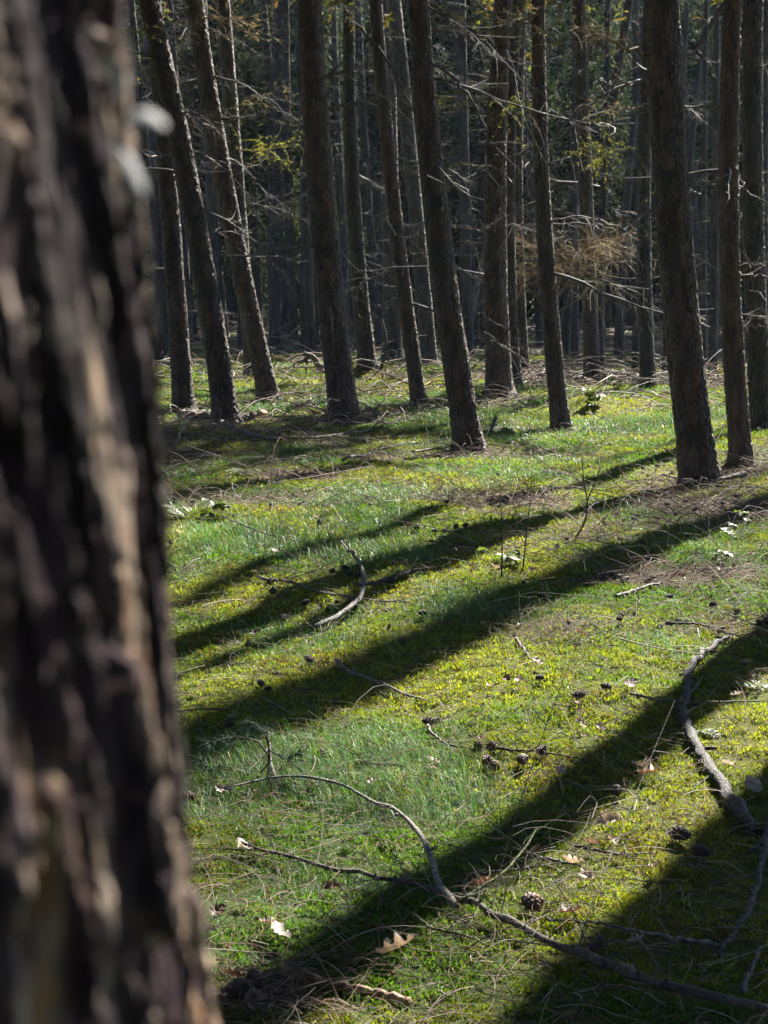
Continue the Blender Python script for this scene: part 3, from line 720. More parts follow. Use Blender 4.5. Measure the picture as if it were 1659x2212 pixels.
px_branch('T36', [(880, 560), (900, 505), (925, 490)], .009, M_DEAD, 3, .2, dy=-.8)
px_branch('T8', [(860, 520), (845, 490), (828, 470)], .009, M_FLAKE, 2, .2, dy=-.4)

# ---- trees beside the view whose shadows fall across the clearing, and far fill
def plain_tree(kind, x, y, r, h, lean, seed, label, group, crown_z, mat, det=.05, sx=1.):
    rng = np.random.default_rng(seed)
    bz = float(gz(x, y))
    root = empty({'l': 'larch_tree', 's': 'spruce_tree'}[kind], (x, y, bz))
    z = np.concatenate([[-.15], np.linspace(0, h, 26)])
    bend = rng.normal(0, .012)
    off = np.stack([lean[0] * z + bend * z * z * .1, lean[1] * z, z], 1)
    rad = r * np.clip(1 - .85 * z / h, .08, 1) ** .8
    me = trunk_mesh(off, rad, det, .012, seed, cw=max(.05, det * 2), ch=max(.14, det * 5), flare=.25, coarse_above=min(h * .7, 11))
    link('trunk', me, mat, root)
    lst = {'l': FARLARCH if det > .04 else LARCHCROWN, 's': SPRUCE}[kind]
    c = link('crown', lst[int(rng.integers(0, 4))], None, root)
    base = crown_z if lst is LARCHCROWN else crown_z * .3
    c.location = (lean[0] * base, lean[1] * base, base)
    span = {True: 14., False: 18.}[lst is LARCHCROWN]
    s = (h - base) / span; c.scale = (sx * rng.uniform(.8, 1.15),) * 2 + (s,); c.rotation_euler = (-lean[1], lean[0], rng.uniform(0, 6))
    tag(root, label, 'tree', group)
    return root

SIDE = 'larches beside the clearing, out of the picture'
for k, (x, y, r) in enumerate([(3.66, 10.0, .155), (3.42, 8.35, .17), (5.15, 10.9, .19), (4.22, 13.45, .17), (6.15, 16.9, .18), (5.6, 8.3, .16), (-5.3, 12.0, .16), (-5.0, 17.5, .17), (-7.5, 9.0, .16), (7.2, 12.8, .17), (9.6, 20.0, .18), (9.5, 15.5, .18)]):
    plain_tree('l', x, y, r, 18 + (k % 3), (-.055 - .02 * (k % 3) * .5, 0), 600 + k, 'larch standing beside the clearing, only its shadow reaches the moss', SIDE, 7.5, M_BARK, det=.03)
BEHIND_SHADE = 'unseen trees added behind the viewpoint against skylight'  # out of view, added so their crowns filter the skylight
for k, (x, y) in enumerate([(-3.2, -3.5), (2.8, -4.4), (-6.5, 1.0), (6.8, 0.5), (0.5, -8), (-7, -7), (7, -7.5), (-9.5, 4.5), (10.5, 5.5)]):
    plain_tree('s' if k % 2 else 'l', x, y, .17, 18, (-.04, 0), 700 + k, 'unseen tree added behind the viewpoint to filter skylight', BEHIND_SHADE, 6, M_BARKFAR, det=.06)

SIDE_SHADE = 'unseen spruces added around the clearing against skylight'  # out-of-view spruces added to lower the ambient light on the clearing
for k, (x, y) in enumerate([(-6.5, 6.5), (-8.5, 13), (-10, 9), (-9, 2), (-12, 17), (-11, 22), (-4.5, -1.5), (4.5, -2.0), (-2, -6), (3.5, -7.5), (8.5, -4), (-8, -3), (0.5, -4.2), (-14, 12), (-13, 5), (9, 1.5), (12, -1)]):
    plain_tree('s', x, y, .17, 19, (-.03, 0), 800 + k, 'unseen dense spruce added beside the clearing to hold back skylight', SIDE_SHADE, 9, M_BARKFAR, det=.07, sx=1.5)
YOUNG = 'young spruces growing under the far trees'
taken = [(t[2][0], t[2][1]) for t in TREES.values()]
ry = np.random.default_rng(91)
for k in range(50):
    y = ry.uniform(68, 112); x = ry.uniform(-.33, .33) * y
    plain_tree('s', x, y, .05, ry.uniform(4.5, 10), (0, 0), 850 + k, 'young spruce with branches to the ground deep under the far trees', YOUNG, -3, M_BARKFAR, det=.12, sx=.75)

FILLL = 'bare larches filling the depth of the wood'; FILLS = 'dark spruces filling the depth of the wood'
rng = np.random.default_rng(5)
cnt = 0; tries = 0
while cnt < 230 and tries < 9000:
    tries += 1
    y = 27 + 83 * rng.random() ** 1.0
    x = rng.uniform(-.36, .36) * y + rng.uniform(-4, 4)
    if abs(x) < .27 * y and y < 36: continue
    if min((x - a) ** 2 + (y - b) ** 2 for a, b in taken) < 2.1 ** 2: continue
    taken.append((x, y)); cnt += 1
    sp = rng.random() < (0 if y < 50 else .66)
    plain_tree('s' if sp else 'l', x, y, rng.uniform(.09, .19), rng.uniform(16, 22), (rng.normal(-.03, .035), rng.normal(0, .02)), 1000 + cnt,
               'dark green spruce deep in the wood behind the larches' if sp else 'bare larch far back in the crowded depth of the wood', FILLS if sp else FILLL, 6, M_BARKFAR, det=.07)

# ---- the wood beyond, one mass
def far_wood():
    mb = MB(); rng = np.random.default_rng(77)
    n = 420
    a = rng.uniform(-.55, .55, n); d = rng.uniform(112, 150, n)
    x = np.sin(a) * d; y = np.cos(a) * d; z = gz(x, y); h = rng.uniform(25, 38, n)
    t = np.linspace(0, 1, 5)
    P = np.stack([x[:, None] + 0 * t, y[:, None] + 0 * t, z[:, None] - .3 + h[:, None] * t[None]], -1)
    mb.tubes(P, rng.uniform(.1, .2, n)[:, None] * (1 - .85 * t)[None], 5, np.broadcast_to(np.array((.07, .05, .04)), (n, 3)))
    m = 420000; i = rng.integers(0, n, m); u = rng.random(m) ** .8
    rr = 3.6 * (1.08 - u) * np.sqrt(rng.random(m)); th = rng.uniform(0, 2 * math.pi, m)
    o = np.stack([x[i] + rr * np.cos(th), y[i] + rr * np.sin(th), z[i] + .5 + (h[i] - .5) * u], 1)
    dd = rng.normal(0, 1, (m, 3)); dd[:, 2] -= .8; dd /= np.linalg.norm(dd, axis=1, keepdims=True)
    s = rng.normal(0, 1, (m, 3)); s -= dd * (s * dd).sum(1, keepdims=True); s /= np.linalg.norm(s, axis=1, keepdims=True)
    L = rng.uniform(.5, 1.3, m)[:, None]; w = L * .2
    V = np.stack([o, o + dd * L * .5 + s * w, o + dd * L, o + dd * L * .5 - s * w], 1).reshape(-1, 3)
    c = np.array(SPRUCEC)[rng.integers(0, 5, m)] * rng.uniform(.6, 1.4, m)[:, None]
    mb.add(V, [np.arange(m)[:, None] * 4 + np.arange(4)], np.repeat(c, 4, 0))
    tag(link('distant_woods', mb.mesh('distant_woods', False), M_NEEDLE), 'dense dark conifer wood closing the view in the distance', 'woods', kind='stuff')
far_wood()

# ------------------------------------------------------------------ the blurred pine right beside the camera
def near_pine():
    Y = .28; Rr = .19
    cy = .32; re = Rr - .0045
    zs, xs = [], []
    for px, py in ((236, 0), (298, 700), (362, 1250), (408, 1750), (395, 2212)):
        an = math.atan((px - 829.5) / F); t = (cy - re * math.sin(an)) / math.cos(an)
        xs.append(math.sin(an) * t - math.cos(an) * re); zs.append(at(px, py, t * math.cos(an))[2])
    pc = np.polyfit(zs, xs, 1)
    def edge(z): return np.polyval(pc, z)
    g0 = float(gz(-.25, .32))
    zz = np.concatenate([np.linspace(g0 - .15, 1.2, 40)[:-1], np.linspace(1.2, 1.52, 280), np.linspace(1.52, 7, 60)[1:], np.linspace(7, 19, 20)[1:]])
    cx = np.where(zz < 3, edge(zz), edge(3.) + (zz - 3) * -.06)
    R = Rr * np.clip(1 - .8 * np.maximum(zz - 2, 0) / 18, .1, 1) * (1 + .4 * np.exp(-np.maximum(zz - g0, 0) / .18))
    th = np.concatenate([np.linspace(-75, 40, 260), np.linspace(40, 285, 90)[1:-1]]) * math.pi / 180
    Z, TH = np.meshgrid(zz, th, indexing='ij')
    u = TH * Rr
    wu = .007 * (fbm(u / .014, Z / .04, 401, 3) - .5) * 2; wz = .03 * (fbm(u / .03 + 7, Z / .06, 405, 2) - .5) * 2
    # long leaning plates with deep black gaps
    d1_, d2_, idh = cells((u + wu + .2 * Z) / .0120, (Z + wz) / .085, 411)
    e1, e2, ide = cells((u + wu) / .004, (Z + wz) / .018, 431)
    plate = smooth(.10, .24, d2_ - d1_)
    hgt = plate * (.1 + .9 * idh) * .0062 + smooth(.03, .3, e2 - e1) * ide * .0018 + .0014 * (fbm(u / .003, Z / .006, 441, 2) - .5)
    r = R[:, None] + hgt - .008
    V = np.stack([cx[:, None] + r * np.cos(TH), cy + r * np.sin(TH), Z], -1)
    na = len(th); i = np.arange(len(zz) - 1)[:, None] * na; k = np.arange(na)[None]; k2 = (k + 1) % na
    q = np.stack([i + k, i + k2, i + na + k2, i + na + k], -1).reshape(-1, 4)
    base = np.array([cx[40], cy, g0])
    root = empty('pine_tree', base)
    link('trunk', mesh_np('trunk', V.reshape(-1, 3) - base, [q]), M_PINE, root)
    c = link('crown', LARCHCROWN[1], None, root); c.location = (-.9, 0, 9); c.scale = (1, 1, .75)
    # peeled flakes standing off the right edge
    def flake(px0, py0, px1, py1, w, Yf, label, face=(.3, -.45, .84)):
        a = at(px0, py0, Yf) - base; b = at(px1, py1, Yf) - base
        n = 12; t = np.linspace(0, 1, n); rg = np.random.default_rng(int(px0))
        C = a + (b - a) * t[:, None]; C[:, 2] += .002 * np.sin(t * math.pi)
        ax = b - a; ax /= np.linalg.norm(ax); nm = np.array(face) - ax * np.dot(face, ax); nm /= np.linalg.norm(nm); sd = np.cross(nm, ax)
        wd = w * (.35 + .65 * np.sin(np.clip(t * .85 + .15, 0, 1) * math.pi) ** .6) * rg.uniform(.85, 1.15, n)
        mb = MB(); m = 9; ang = np.arange(m) / m * 2 * math.pi
        ring = C[:, None] + sd * (wd[:, None] * np.cos(ang))[..., None] + nm * (wd[:, None] * .15 * np.sin(ang))[..., None] 
        i = np.arange(n - 1)[:, None] * m; k = np.arange(m)[None]; k2 = (k + 1) % m
        mb.add(ring.reshape(-1, 3), [np.stack([i + k, i + k2, i + m + k2, i + m + k], -1).reshape(-1, 4), np.arange(m)[None, ::-1], (n - 1) * m + np.arange(m)[None]])
        o = link('bark_flake', mb.mesh('bark_flake'), M_CHIP, root)
        if label: o['label'] = label
    flake(265, 278, 358, 274, .0033, .275, 'white flake of bark sticking out over the trunk edge')
    flake(235, 320, 312, 425, .0022, .268, 'pale flake of bark pointing down', (.75, -.4, .5))
    tag(root, 'out of focus pine trunk with flaking bark, close to the camera along the left edge', 'tree')
near_pine()

# ------------------------------------------------------------------ things lying on the forest floor
def ground_path(pts, n, r, lift=0., arch=0.):
    P = resample(np.array([gp(px, py) for px, py in pts]), n)
    P[:, 2] = gz(P[:, 0], P[:, 1]) + r * .7 + lift + .008
    P[:, 2] += arch * np.sin(np.linspace(0, math.pi, n))
    return P

def fallen(name, label, cat, pts, r0, mat, group=None, twigs=0, twL=.2, rt=.002, lift=0., arch=0., taper=.65, n=26, sides=8, knob=0, stubs=0, sub=0, rough=.12, extra=None):
    P = ground_path(pts, n, r0, lift, arch)
    rng = np.random.default_rng(int(sum(p[0] for p in pts)))
    org = P[n // 2].copy(); org[2] = float(gz(org[0], org[1])); P = P - org
    P[1:-1] += rng.normal(0, r0 * .25, (n - 2, 3))
    R = r0 * (1 - taper * np.linspace(0, 1, n)) * rng.uniform(1 - rough, 1 + rough, n)
    mb = MB(); mb.tube(P, R, sides)
    Q = add_twigs(mb, P, R, rng, twigs, twL, rt, None, .05, flat=.35, seg=7) if twigs else None
    if sub and Q is not None:
        for q in Q: add_twigs(mb, q, None, rng, sub, twL * .4, rt * .7, None, .1, flat=.4)
    if knob:          # larch spurs
        i = rng.integers(1, n - 1, knob); d = rng.normal(0, 1, (knob, 3)); d /= np.linalg.norm(d, axis=1, keepdims=True)
        o = P[i] + (P[i + 1] - P[i]) * rng.random(knob)[:, None]
        t = np.linspace(0, 1, 3)
        mb.tubes(o[:, None] + d[:, None] * (R[i] + .006)[:, None, None] * t[None, :, None], np.full((knob, 3), max(.002, r0 * .25)), 4)
    for s in range(stubs):
        i = int(rng.integers(2, n - 2)); d = rng.normal(0, 1, 3); d[2] = abs(d[2]); d /= np.linalg.norm(d)
        t = np.linspace(0, 1, 4)
        mb.tube(P[i] + d * (R[i] * 3.5) * t[:, None], R[i] * .55 * (1 - .4 * t), 6)
    if extra:
        for ep, er in extra:
            E = ground_path(ep, 16, er, lift, 0) - org
            mb.tube(E, er * (1 - .6 * np.linspace(0, 1, 16)), 6)
            add_twigs(mb, E, None, rng, 4, twL * .6, rt, None, .1, flat=.3)
    o = link(name, mb.mesh(name), mat); o.location = org
    tag(o, label, cat, group)
    return o

fallen('fallen_branch', 'long smooth grey branch that arches over the grass and curves down to the lower centre', 'branch',
       [(985, 1990), (950, 1960), (930, 1900), (905, 1855), (860, 1815), (770, 1758), (690, 1726), (600, 1708), (540, 1722), (470, 1735)], 0.0085, M_LICHEN, lift=.015, arch=.05, twigs=9, twL=.14, rough=.16, stubs=3,
       extra=[([(598, 1708), (585, 1670), (583, 1630), (578, 1580)], .006), ([(583, 1630), (560, 1660), (530, 1690)], .004)])
fallen('fallen_branch', 'longest dark branch running from the blurred pine across the bottom to the right corner', 'branch',
       [(1680, 2228), (1560, 2192), (1450, 2175), (1340, 2135), (1200, 2078), (1080, 2010), (940, 1952), (800, 1925), (680, 1897), (520, 1852)], .0112, M_DEADDARK, lift=.02, twigs=30, twL=.26, rt=.0022, sub=2, knob=60, rough=.15)
fallen('fallen_branch', 'thick pale lichened branch snaking down the right side towards the bottom', 'branch',
       [(1635, 1815), (1590, 1770), (1555, 1715), (1530, 1665), (1490, 1610), (1472, 1550), (1490, 1460), (1525, 1415), (1572, 1388)], .021, M_SNAKE, stubs=6, taper=.5, rough=.2, n=40, sides=12)
fallen('fallen_branch', 'bare grey forked branch in shade at the lower right edge', 'branch',
       [(1675, 1760), (1655, 1830), (1640, 1920), (1620, 2000), (1590, 2045), (1563, 2075), (1552, 2100)], .0105, M_SNAKE, lift=.02, taper=.45, rough=.12, stubs=2, extra=[([(1575, 2062), (1560, 2078), (1542, 2082)], .007), ([(1645, 1850), (1625, 1862), (1612, 1870)], .008)])
fallen('fallen_branch', 'thin straight grey stick reaching left from the forked branch in shade', 'branch',
       [(1560, 2068), (1480, 2055), (1400, 2040), (1310, 2025), (1180, 2010)], .006, M_LICHEN, lift=.012, knob=30, taper=.7)
fallen('fallen_branch', 'short brown stick lying in the shade near the bottom centre', 'branch',
       [(608, 2108), (660, 2125), (740, 2148), (800, 2160), (885, 2178)], .010, M_RUST, taper=.2)
fallen('fallen_branch', 'curved pale larch twig standing up in a half circle with cones beside it', 'branch',
       [(675, 1372), (730, 1355), (778, 1325), (790, 1285), (770, 1240), (745, 1205), (733, 1178)], .013, M_LICHEN, lift=.01, arch=.05, twigs=7, twL=.35, knob=40, taper=.7)
fallen('fallen_branch', 'cone bearing dark twig beside the half circle twig', 'branch',
       [(770, 1278), (820, 1272), (870, 1258), (935, 1238)], .012, M_DEADDARK, lift=.015, knob=60, taper=.3)
fallen('fallen_branch', 'fine branched twig with spurs lying behind the half circle twig', 'branch',
       [(560, 1262), (610, 1270), (680, 1295), (770, 1308), (880, 1316)], .008, M_DEAD, lift=.02, twigs=16, twL=.35, rt=.0025, knob=40)
fallen('fallen_branch', 'thin dark twig with tiny spurs on sunlit moss between pine twig and cone group', 'branch', [(765, 1668), (810, 1668), (850, 1670), (890, 1672)], .005, M_DEADDARK, lift=.012, knob=24, twigs=2, twL=.1)
fallen('fallen_branch', 'small grey stick just above the brown yellow moss patch', 'branch', [(727, 1440), (745, 1462), (790, 1480), (850, 1505), (925, 1530)], .009, M_LICHEN, lift=.01, stubs=2, twigs=2, twL=.15)
fallen('fallen_branch', 'bent twig with a cone at its upper end in the middle of the moss', 'branch', [(922, 1578), (930, 1600), (960, 1622), (1000, 1632), (1040, 1640)], .006, M_DEAD, lift=.012, knob=12)
fallen('fallen_branch', 'twig leading from the cone group across the moss', 'branch', [(1070, 1630), (1100, 1636), (1180, 1640), (1260, 1660)], .005, M_DEADDARK, lift=.01, knob=10)
fallen('fallen_branch', 'broken knotty twig in sun between the two lower tree shadows', 'branch', [(1160, 1875), (1195, 1880), (1230, 1888), (1255, 1895)], .006, M_DEAD, lift=.012, twigs=2, twL=.1)
fallen('fallen_branch', 'thin twig with spurs near the white leaf on lit moss', 'branch', [(1235, 1843), (1270, 1855), (1330, 1865), (1420, 1862)], .005, M_LICHEN, lift=.012, knob=16)
fallen('fallen_branch', 'pointed pale stick lying by the foot of the thickest larch', 'branch', [(1608, 1036), (1580, 1044), (1550, 1050), (1527, 1052)], .022, M_DEAD, taper=.3, lift=.02)
fallen('fallen_branch', 'thin light stick leading to the right edge below the thickest larch', 'branch', [(1545, 1060), (1590, 1063), (1665, 1068)], .010, M_DEAD, lift=.02)
fallen('fallen_branch', 'pale curved stick crossing the foot of the thin stick below the thickest larch', 'branch', [(1430, 1038), (1460, 1046), (1478, 1040)], .009, M_DEAD, lift=.03)
fallen('fallen_branch', 'bark covered broken branch resting against the foot of the leaning reddish larch', 'branch', [(478, 918), (505, 935), (540, 948), (575, 955), (600, 958)], .036, M_LICHEN, taper=.4, n=20)
fallen('fallen_branch', 'thin dark stick on yellow moss in front of the leaning reddish larch', 'branch', [(355, 940), (430, 948), (500, 955), (560, 960)], .016, M_DEADDARK, lift=.01, taper=.4)
fallen('fallen_branch', 'dark twiggy branch end lying beside the blurred pine', 'branch', [(365, 1002), (390, 965), (415, 938), (440, 918)], .012, M_DEADDARK, lift=.05, arch=.08, twigs=5, twL=.35)
fallen('fallen_branch', 'long dark branch in grass leading towards the stout larch', 'branch', [(600, 962), (680, 960), (740, 952), (800, 938), (880, 912)], .013, M_DEADDARK, lift=.04, twigs=20, twL=.45, rt=.004, sub=2)
fallen('fallen_branch', 'curved brown branch lying right of the stout larch foot', 'branch', [(755, 915), (800, 905), (850, 908), (920, 916)], .016, M_RUST, lift=.02, twigs=6, twL=.4, rt=.004)
fallen('fallen_branch', 'dark twiggy branch in shadow before the leaning centre larch', 'branch', [(740, 1010), (800, 990), (860, 975), (930, 965), (1000, 985)], .012, M_DEADDARK, lift=.04, twigs=26, twL=.4, rt=.0035, sub=2)
fallen('fallen_branch', 'brown branch heap stick at the foot of the leaning centre larch', 'branch', [(890, 985), (950, 978), (1040, 992)], .011, M_RUST, lift=.03, twigs=16, twL=.3, rt=.003)
fallen('fallen_branch', 'arching thin bramble stem in grass left of the thickest larch', 'branch', [(1265, 900), (1310, 945), (1360, 975), (1400, 992), (1450, 1005)], .006, M_DEADDARK, lift=.03, arch=.15, twigs=4, twL=.3)
fallen('fallen_branch', 'long fine twig with cones beyond the yellow moss, in front of the leaf litter patch', 'branch', [(1450, 1362), (1500, 1360), (1540, 1370), (1590, 1388)], .006, M_DEADDARK, lift=.015, knob=20, twigs=4, twL=.2)
fallen('fallen_branch', 'crooked short twig on moss above the lichened snaking branch', 'branch', [(1115, 1395), (1130, 1415), (1145, 1440)], .008, M_DEADDARK, lift=.015, stubs=1)
fallen('fallen_branch', 'horizontal thin twig crossing the lichened snaking branch', 'branch', [(1360, 1530), (1440, 1542), (1530, 1546), (1670, 1545)], .005, M_DEAD, lift=.035, knob=10)
fallen('fallen_branch', 'flat broken piece of wood in the leaf litter patch', 'branch', [(1290, 1250), (1320, 1248), (1355, 1262)], .016, M_DEAD, taper=.3)
fallen('fallen_branch', 'pale split stick in front of the leaf litter patch', 'branch', [(1330, 1300), (1370, 1288), (1430, 1272)], .010, M_DEAD, taper=.5, lift=.01)
fallen('fallen_branch', 'slim twig beside fern plants beyond the blurred pine', 'branch', [(480, 1130), (520, 1150), (570, 1168), (640, 1190)], .006, M_DEADDARK, lift=.03, knob=24, twigs=3, twL=.2)
fallen('fallen_branch', 'fine twig with a spiky tip lying in the tree shadow near the pine', 'branch', [(1000, 1920), (1110, 1905), (1200, 1890)], .004, M_DEADDARK, lift=.02, twigs=5, twL=.15)
fallen('fallen_branch', 'greenish slender twig bending over the lower shadow', 'branch', [(985, 1990), (1080, 1955), (1140, 1905), (1165, 1850), (1140, 1790)], .0035, M_MOSSWOOD, lift=.03, arch=.05, twigs=3, twL=.15)
fallen('fallen_branch', 'greenish forked twig lying in front of the long dark branch', 'branch', [(890, 2010), (930, 2045), (1000, 2060), (1060, 2085), (1090, 2100)], .004, M_MOSSWOOD, lift=.03, twigs=5, twL=.16)
fallen('fallen_branch', 'slender twig along the bottom left beside the blurred pine', 'branch', [(480, 2170), (560, 2145), (640, 2115), (700, 2085)], .005, M_DEADDARK, lift=.015, twigs=6, twL=.16)
fallen('fallen_branch', 'light twig slanting at the bottom right corner', 'branch', [(1600, 2180), (1625, 2120), (1640, 2080)], .006, M_DEAD, lift=.02, taper=.4)
fallen('fallen_log', 'dark mossy log lying between the rusty twig larch and the smooth straight larch', 'log', [(1310, 822), (1350, 826), (1388, 832)], .095, M_DEADDARK, taper=.15, sides=14, n=16, rough=.08)
fallen('fallen_log', 'thin fallen log lying left of the rusty twig larch', 'log', [(1205, 812), (1240, 817), (1262, 818)], .07, M_DEADDARK, taper=.3, sides=12, n=14)
fallen('fallen_log', 'sunlit pale log end lying behind the dark mossy log', 'log', [(1250, 783), (1290, 789), (1330, 797)], .08, M_DEAD, taper=.3, sides=12, n=14)
fallen('fallen_log', 'pale fallen trunk deep between the smooth straight larch and the thickest larch', 'log', [(1405, 776), (1440, 776), (1480, 775)], .08, M_DEAD, taper=.1, sides=12, n=12)
fallen('fallen_log', 'short mossy rotten log left of the leaning reddish larch', 'log', [(390, 907), (425, 911), (470, 905)], .06, M_LICHEN, taper=.1, sides=12, n=12)
lg = fallen('fallen_log', 'short log with an orange broken end right of the leaning reddish larch', 'log', [(510, 910), (545, 906), (568, 901)], .045, M_DEADDARK, taper=.1, sides=12, n=12)
def log_end():
    P = ground_path([(560, 903), (566, 901), (576, 899)], 8, .047) - np.array(lg.location)
    mb = MB(); mb.tube(P, [.046, .047, .046, .044, .04, .034, .028, .016], 12)
    o = link('broken_end', mb.mesh('broken_end'), M_FRESH, lg); o['label'] = 'fresh orange heartwood end'
log_end()
# the dark forked stump-branch leaning behind the stout larch
def forked_snag():
    b = gp(690, 808); Y = b[1]
    mb = MB(); org = b
    for pts, r in (([(697, 812), (690, 790), (676, 772), (655, 764)], .075), ([(668, 770), (655, 778), (632, 790)], .035), ([(664, 770), (663, 790), (661, 806)], .03)):
        P = resample(np.array([at(px, py, Y) for px, py in pts]), 14) - org
        P[1:-1] += np.random.default_rng(3).normal(0, .012, (12, 3))
        mb.tube(P, r * (1 - .45 * np.linspace(0, 1, 14)), 10)
    o = link('forked_snag', mb.mesh('forked_snag'), M_DEADDARK); o.location = org
    tag(o, 'black forked dead limb propped on the ground left of the stout larch', 'snag')
forked_snag()
def leaning_pole(pts, r, label, mat):
    b = gp(*pts[0]); Y = b[1]
    P = resample(np.array([at(px, py, Y) for px, py in pts]), 16) - b
    mb = MB(); mb.tube(P, r * (1 - .5 * np.linspace(0, 1, 16)), 7); add_twigs(mb, P, None, np.random.default_rng(4), 4, .2, .004)
    o = link('dead_pole', mb.mesh('dead_pole'), mat); o.location = b; tag(o, label, 'dead pole', 'dead poles leaning between trunks')
leaning_pole([(360, 772), (362, 745), (365, 715)], .035, 'short tan broken pole beside the dark upright larch', M_DEAD)
leaning_pole([(408, 752), (414, 700), (421, 655)], .03, 'tan thin pole leaning on the leaning reddish larch', M_DEAD)
leaning_pole([(822, 798), (832, 770), (835, 730), (826, 690)], .03, 'curved black dead stem beside the moss hump', M_DEADDARK)
leaning_pole([(1037, 752), (1047, 742), (1062, 722)], .05, 'short black slanting stub left of the straight thick larch foot', M_DEADDARK)

# mossy stump right of the centre larch
def mossy_stump():
    b = gp(1072, 940); Y = b[1]
    th = np.linspace(0, 2 * math.pi, 48, endpoint=False); zz = np.linspace(-.08, 1, 26)
    S, TH = np.meshgrid(zz, th, indexing='ij')
    prof = np.sqrt(np.clip(1 - np.clip(S, 0, 1) ** 2, 0, 1)); r = .16 * prof * (1 + .35 * (fbm(np.cos(TH) * 2 + 5, np.sin(TH) * 2 + S * 2, 71, 3) - .5)) + .002
    V = np.stack([r * np.cos(TH) * 1.2, r * np.sin(TH), S * .09 * (1 + .3 * (fbm(np.cos(TH) + 3, np.sin(TH) + 3, 75, 2) - .5))], -1).reshape(-1, 3)
    i = np.arange(25)[:, None] * 48; k = np.arange(48)[None]; k2 = (k + 1) % 48
    mb = MB(); mb.add(V, [np.stack([i + k, i + k2, i + 48 + k2, i + 48 + k], -1).reshape(-1, 4)])
    root = empty('mossy_stump', b)
    link('moss_cap', mb.mesh('moss_cap'), M_MOSSWOOD, root)
    mb = MB()
    for pts, r in (([(1064, 922), (1068, 908), (1072, 897)], .03), ([(1069, 906), (1075, 905), (1080, 904)], .012), ([(1092, 945), (1098, 932), (1106, 926)], .02), ([(1090, 948), (1092, 940), (1091, 930)], .018)):
        P = resample(np.array([at(px, py, Y) for px, py in pts]), 8) - b
        mb.tube(P, r * (1 - .6 * np.linspace(0, 1, 8)), 8)
    link('broken_snag', mb.mesh('broken_snag'), M_LICHEN, root)
    tag(root, 'low moss covered stump with broken points, right of the leaning centre larch', 'stump')
mossy_stump()

# ---- bare seedlings
def seedling(label, stems, r0, mat=M_DEADDARK, tw=8, twL=.12):
    b = gp(*stems[0][0]); Y = b[1]; rg = np.random.default_rng(int(stems[0][0][0]))
    mb = MB()
    for k, pts in enumerate(stems):
        P = resample(np.array([at(px, py, Y) for px, py in pts]), 14) - b
        P[:, 1] += np.linspace(0, rg.normal(0, .08), 14)
        R = r0 * (1 if k == 0 else .6) * (1 - .7 * np.linspace(0, 1, 14))
        mb.tube(P, R, 6); add_twigs(mb, P, R, rg, tw, twL, r0 * .35, None, -.2)
    o = link('bare_seedling', mb.mesh('bare_seedling'), mat); o.location = b
    tag(o, label, 'seedling', 'leafless seedlings in the moss')
seedling('tallest leafless seedling, forked, rising from a dark twig patch in the clearing', [[(1236, 1172), (1264, 1128), (1268, 1080), (1258, 1045), (1252, 985)], [(1267, 1085), (1285, 1045), (1300, 1010)], [(1258, 1048), (1240, 1030), (1222, 1012)]], .007)
seedling('straight thin leafless seedling left of the forked one, in front of green leaves', [[(1083, 1255), (1085, 1190), (1084, 1123), (1080, 1045)]], .005)
seedling('leafless seedling between the straight and the forked one, leaning slightly right', [[(1129, 1238), (1135, 1190), (1142, 1140), (1156, 1040)], [(1137, 1180), (1118, 1150), (1112, 1120)]], .005)
seedling('short leafless seedling on grass below the green leaves', [[(1125, 1360), (1124, 1320), (1127, 1290)]], .004, tw=4)

# ---- leafy plants
def frond(mb, P0, d, L, n, w, rg, droop=.35):
    t = np.linspace(0, 1, n)
    d = np.asarray(d, float); d /= np.linalg.norm(d)
    C = np.asarray(P0) + d * L * t[:, None]; C[:, 2] -= droop * L * t ** 2
    mb.tube(C, .0018 * (1.2 - t), 4)
    sd = np.cross(d, [0, 0, 1.]); sd /= np.linalg.norm(sd)
    for k in range(1, n):
        for s in (-1, 1):
            l = w * math.sin(min(1, t[k] * .9 + .18) * math.pi) ** .7 * rg.uniform(.8, 1.2)
            a = C[k]; tip = a + sd * s * l + d * l * .45 + np.array([0, 0, rg.normal(0, .12) * l])
            fw = d * L / n * .55
            mb.add([a - fw * .6, (a + tip) / 2 - fw + np.array([0, 0, .1 * l]), tip, (a + tip) / 2 + fw], [np.array([[0, 1, 2, 3]])])

def fern(label, px, py, L, nf, mat, seed, spread=(0, 6.28), rise=.5, name='fern', cat='fern', group='small ferns on the forest floor'):
    rg = np.random.default_rng(seed); b = gp(px, py); mb = MB()
    for k in range(nf):
        a = rg.uniform(*spread)
        frond(mb, (0, 0, .0), (math.cos(a), math.sin(a), rise * rg.uniform(.5, 1.6)), L * rg.uniform(.6, 1.1), 13, L * .24, rg)
    o = link(name, mb.mesh(name, False), mat); o.location = b; tag(o, label, cat, group)
fern('pale grey green fern lying over a brown twig heap on the left', 548, 1028, .30, 4, M_FERNPALE, 1, (-.4, 3.6), .4)
fern('dim fern in grass close to the edge of the blurred pine', 400, 1120, .28, 6, M_FERN, 2)
fern('silvery fern frond lying flat in the clearing before the long tree shadow', 1390, 1145, .30, 2, M_FERNPALE, 3, (2.8, 3.5), .15)
fern('bright pale fern at the right of the clearing, near the leaf litter patch', 1585, 1160, .17, 4, M_FERNPALE, 4)
fern('small grey fern draped over the lichened snaking branch', 1505, 1580, .13, 3, M_FERNPALE, 5, (-2.4, -.6), .3)
fern('tiny pale fern in deep shade right of the lichened snaking branch', 1635, 1490, .14, 4, M_FERNPALE, 6)

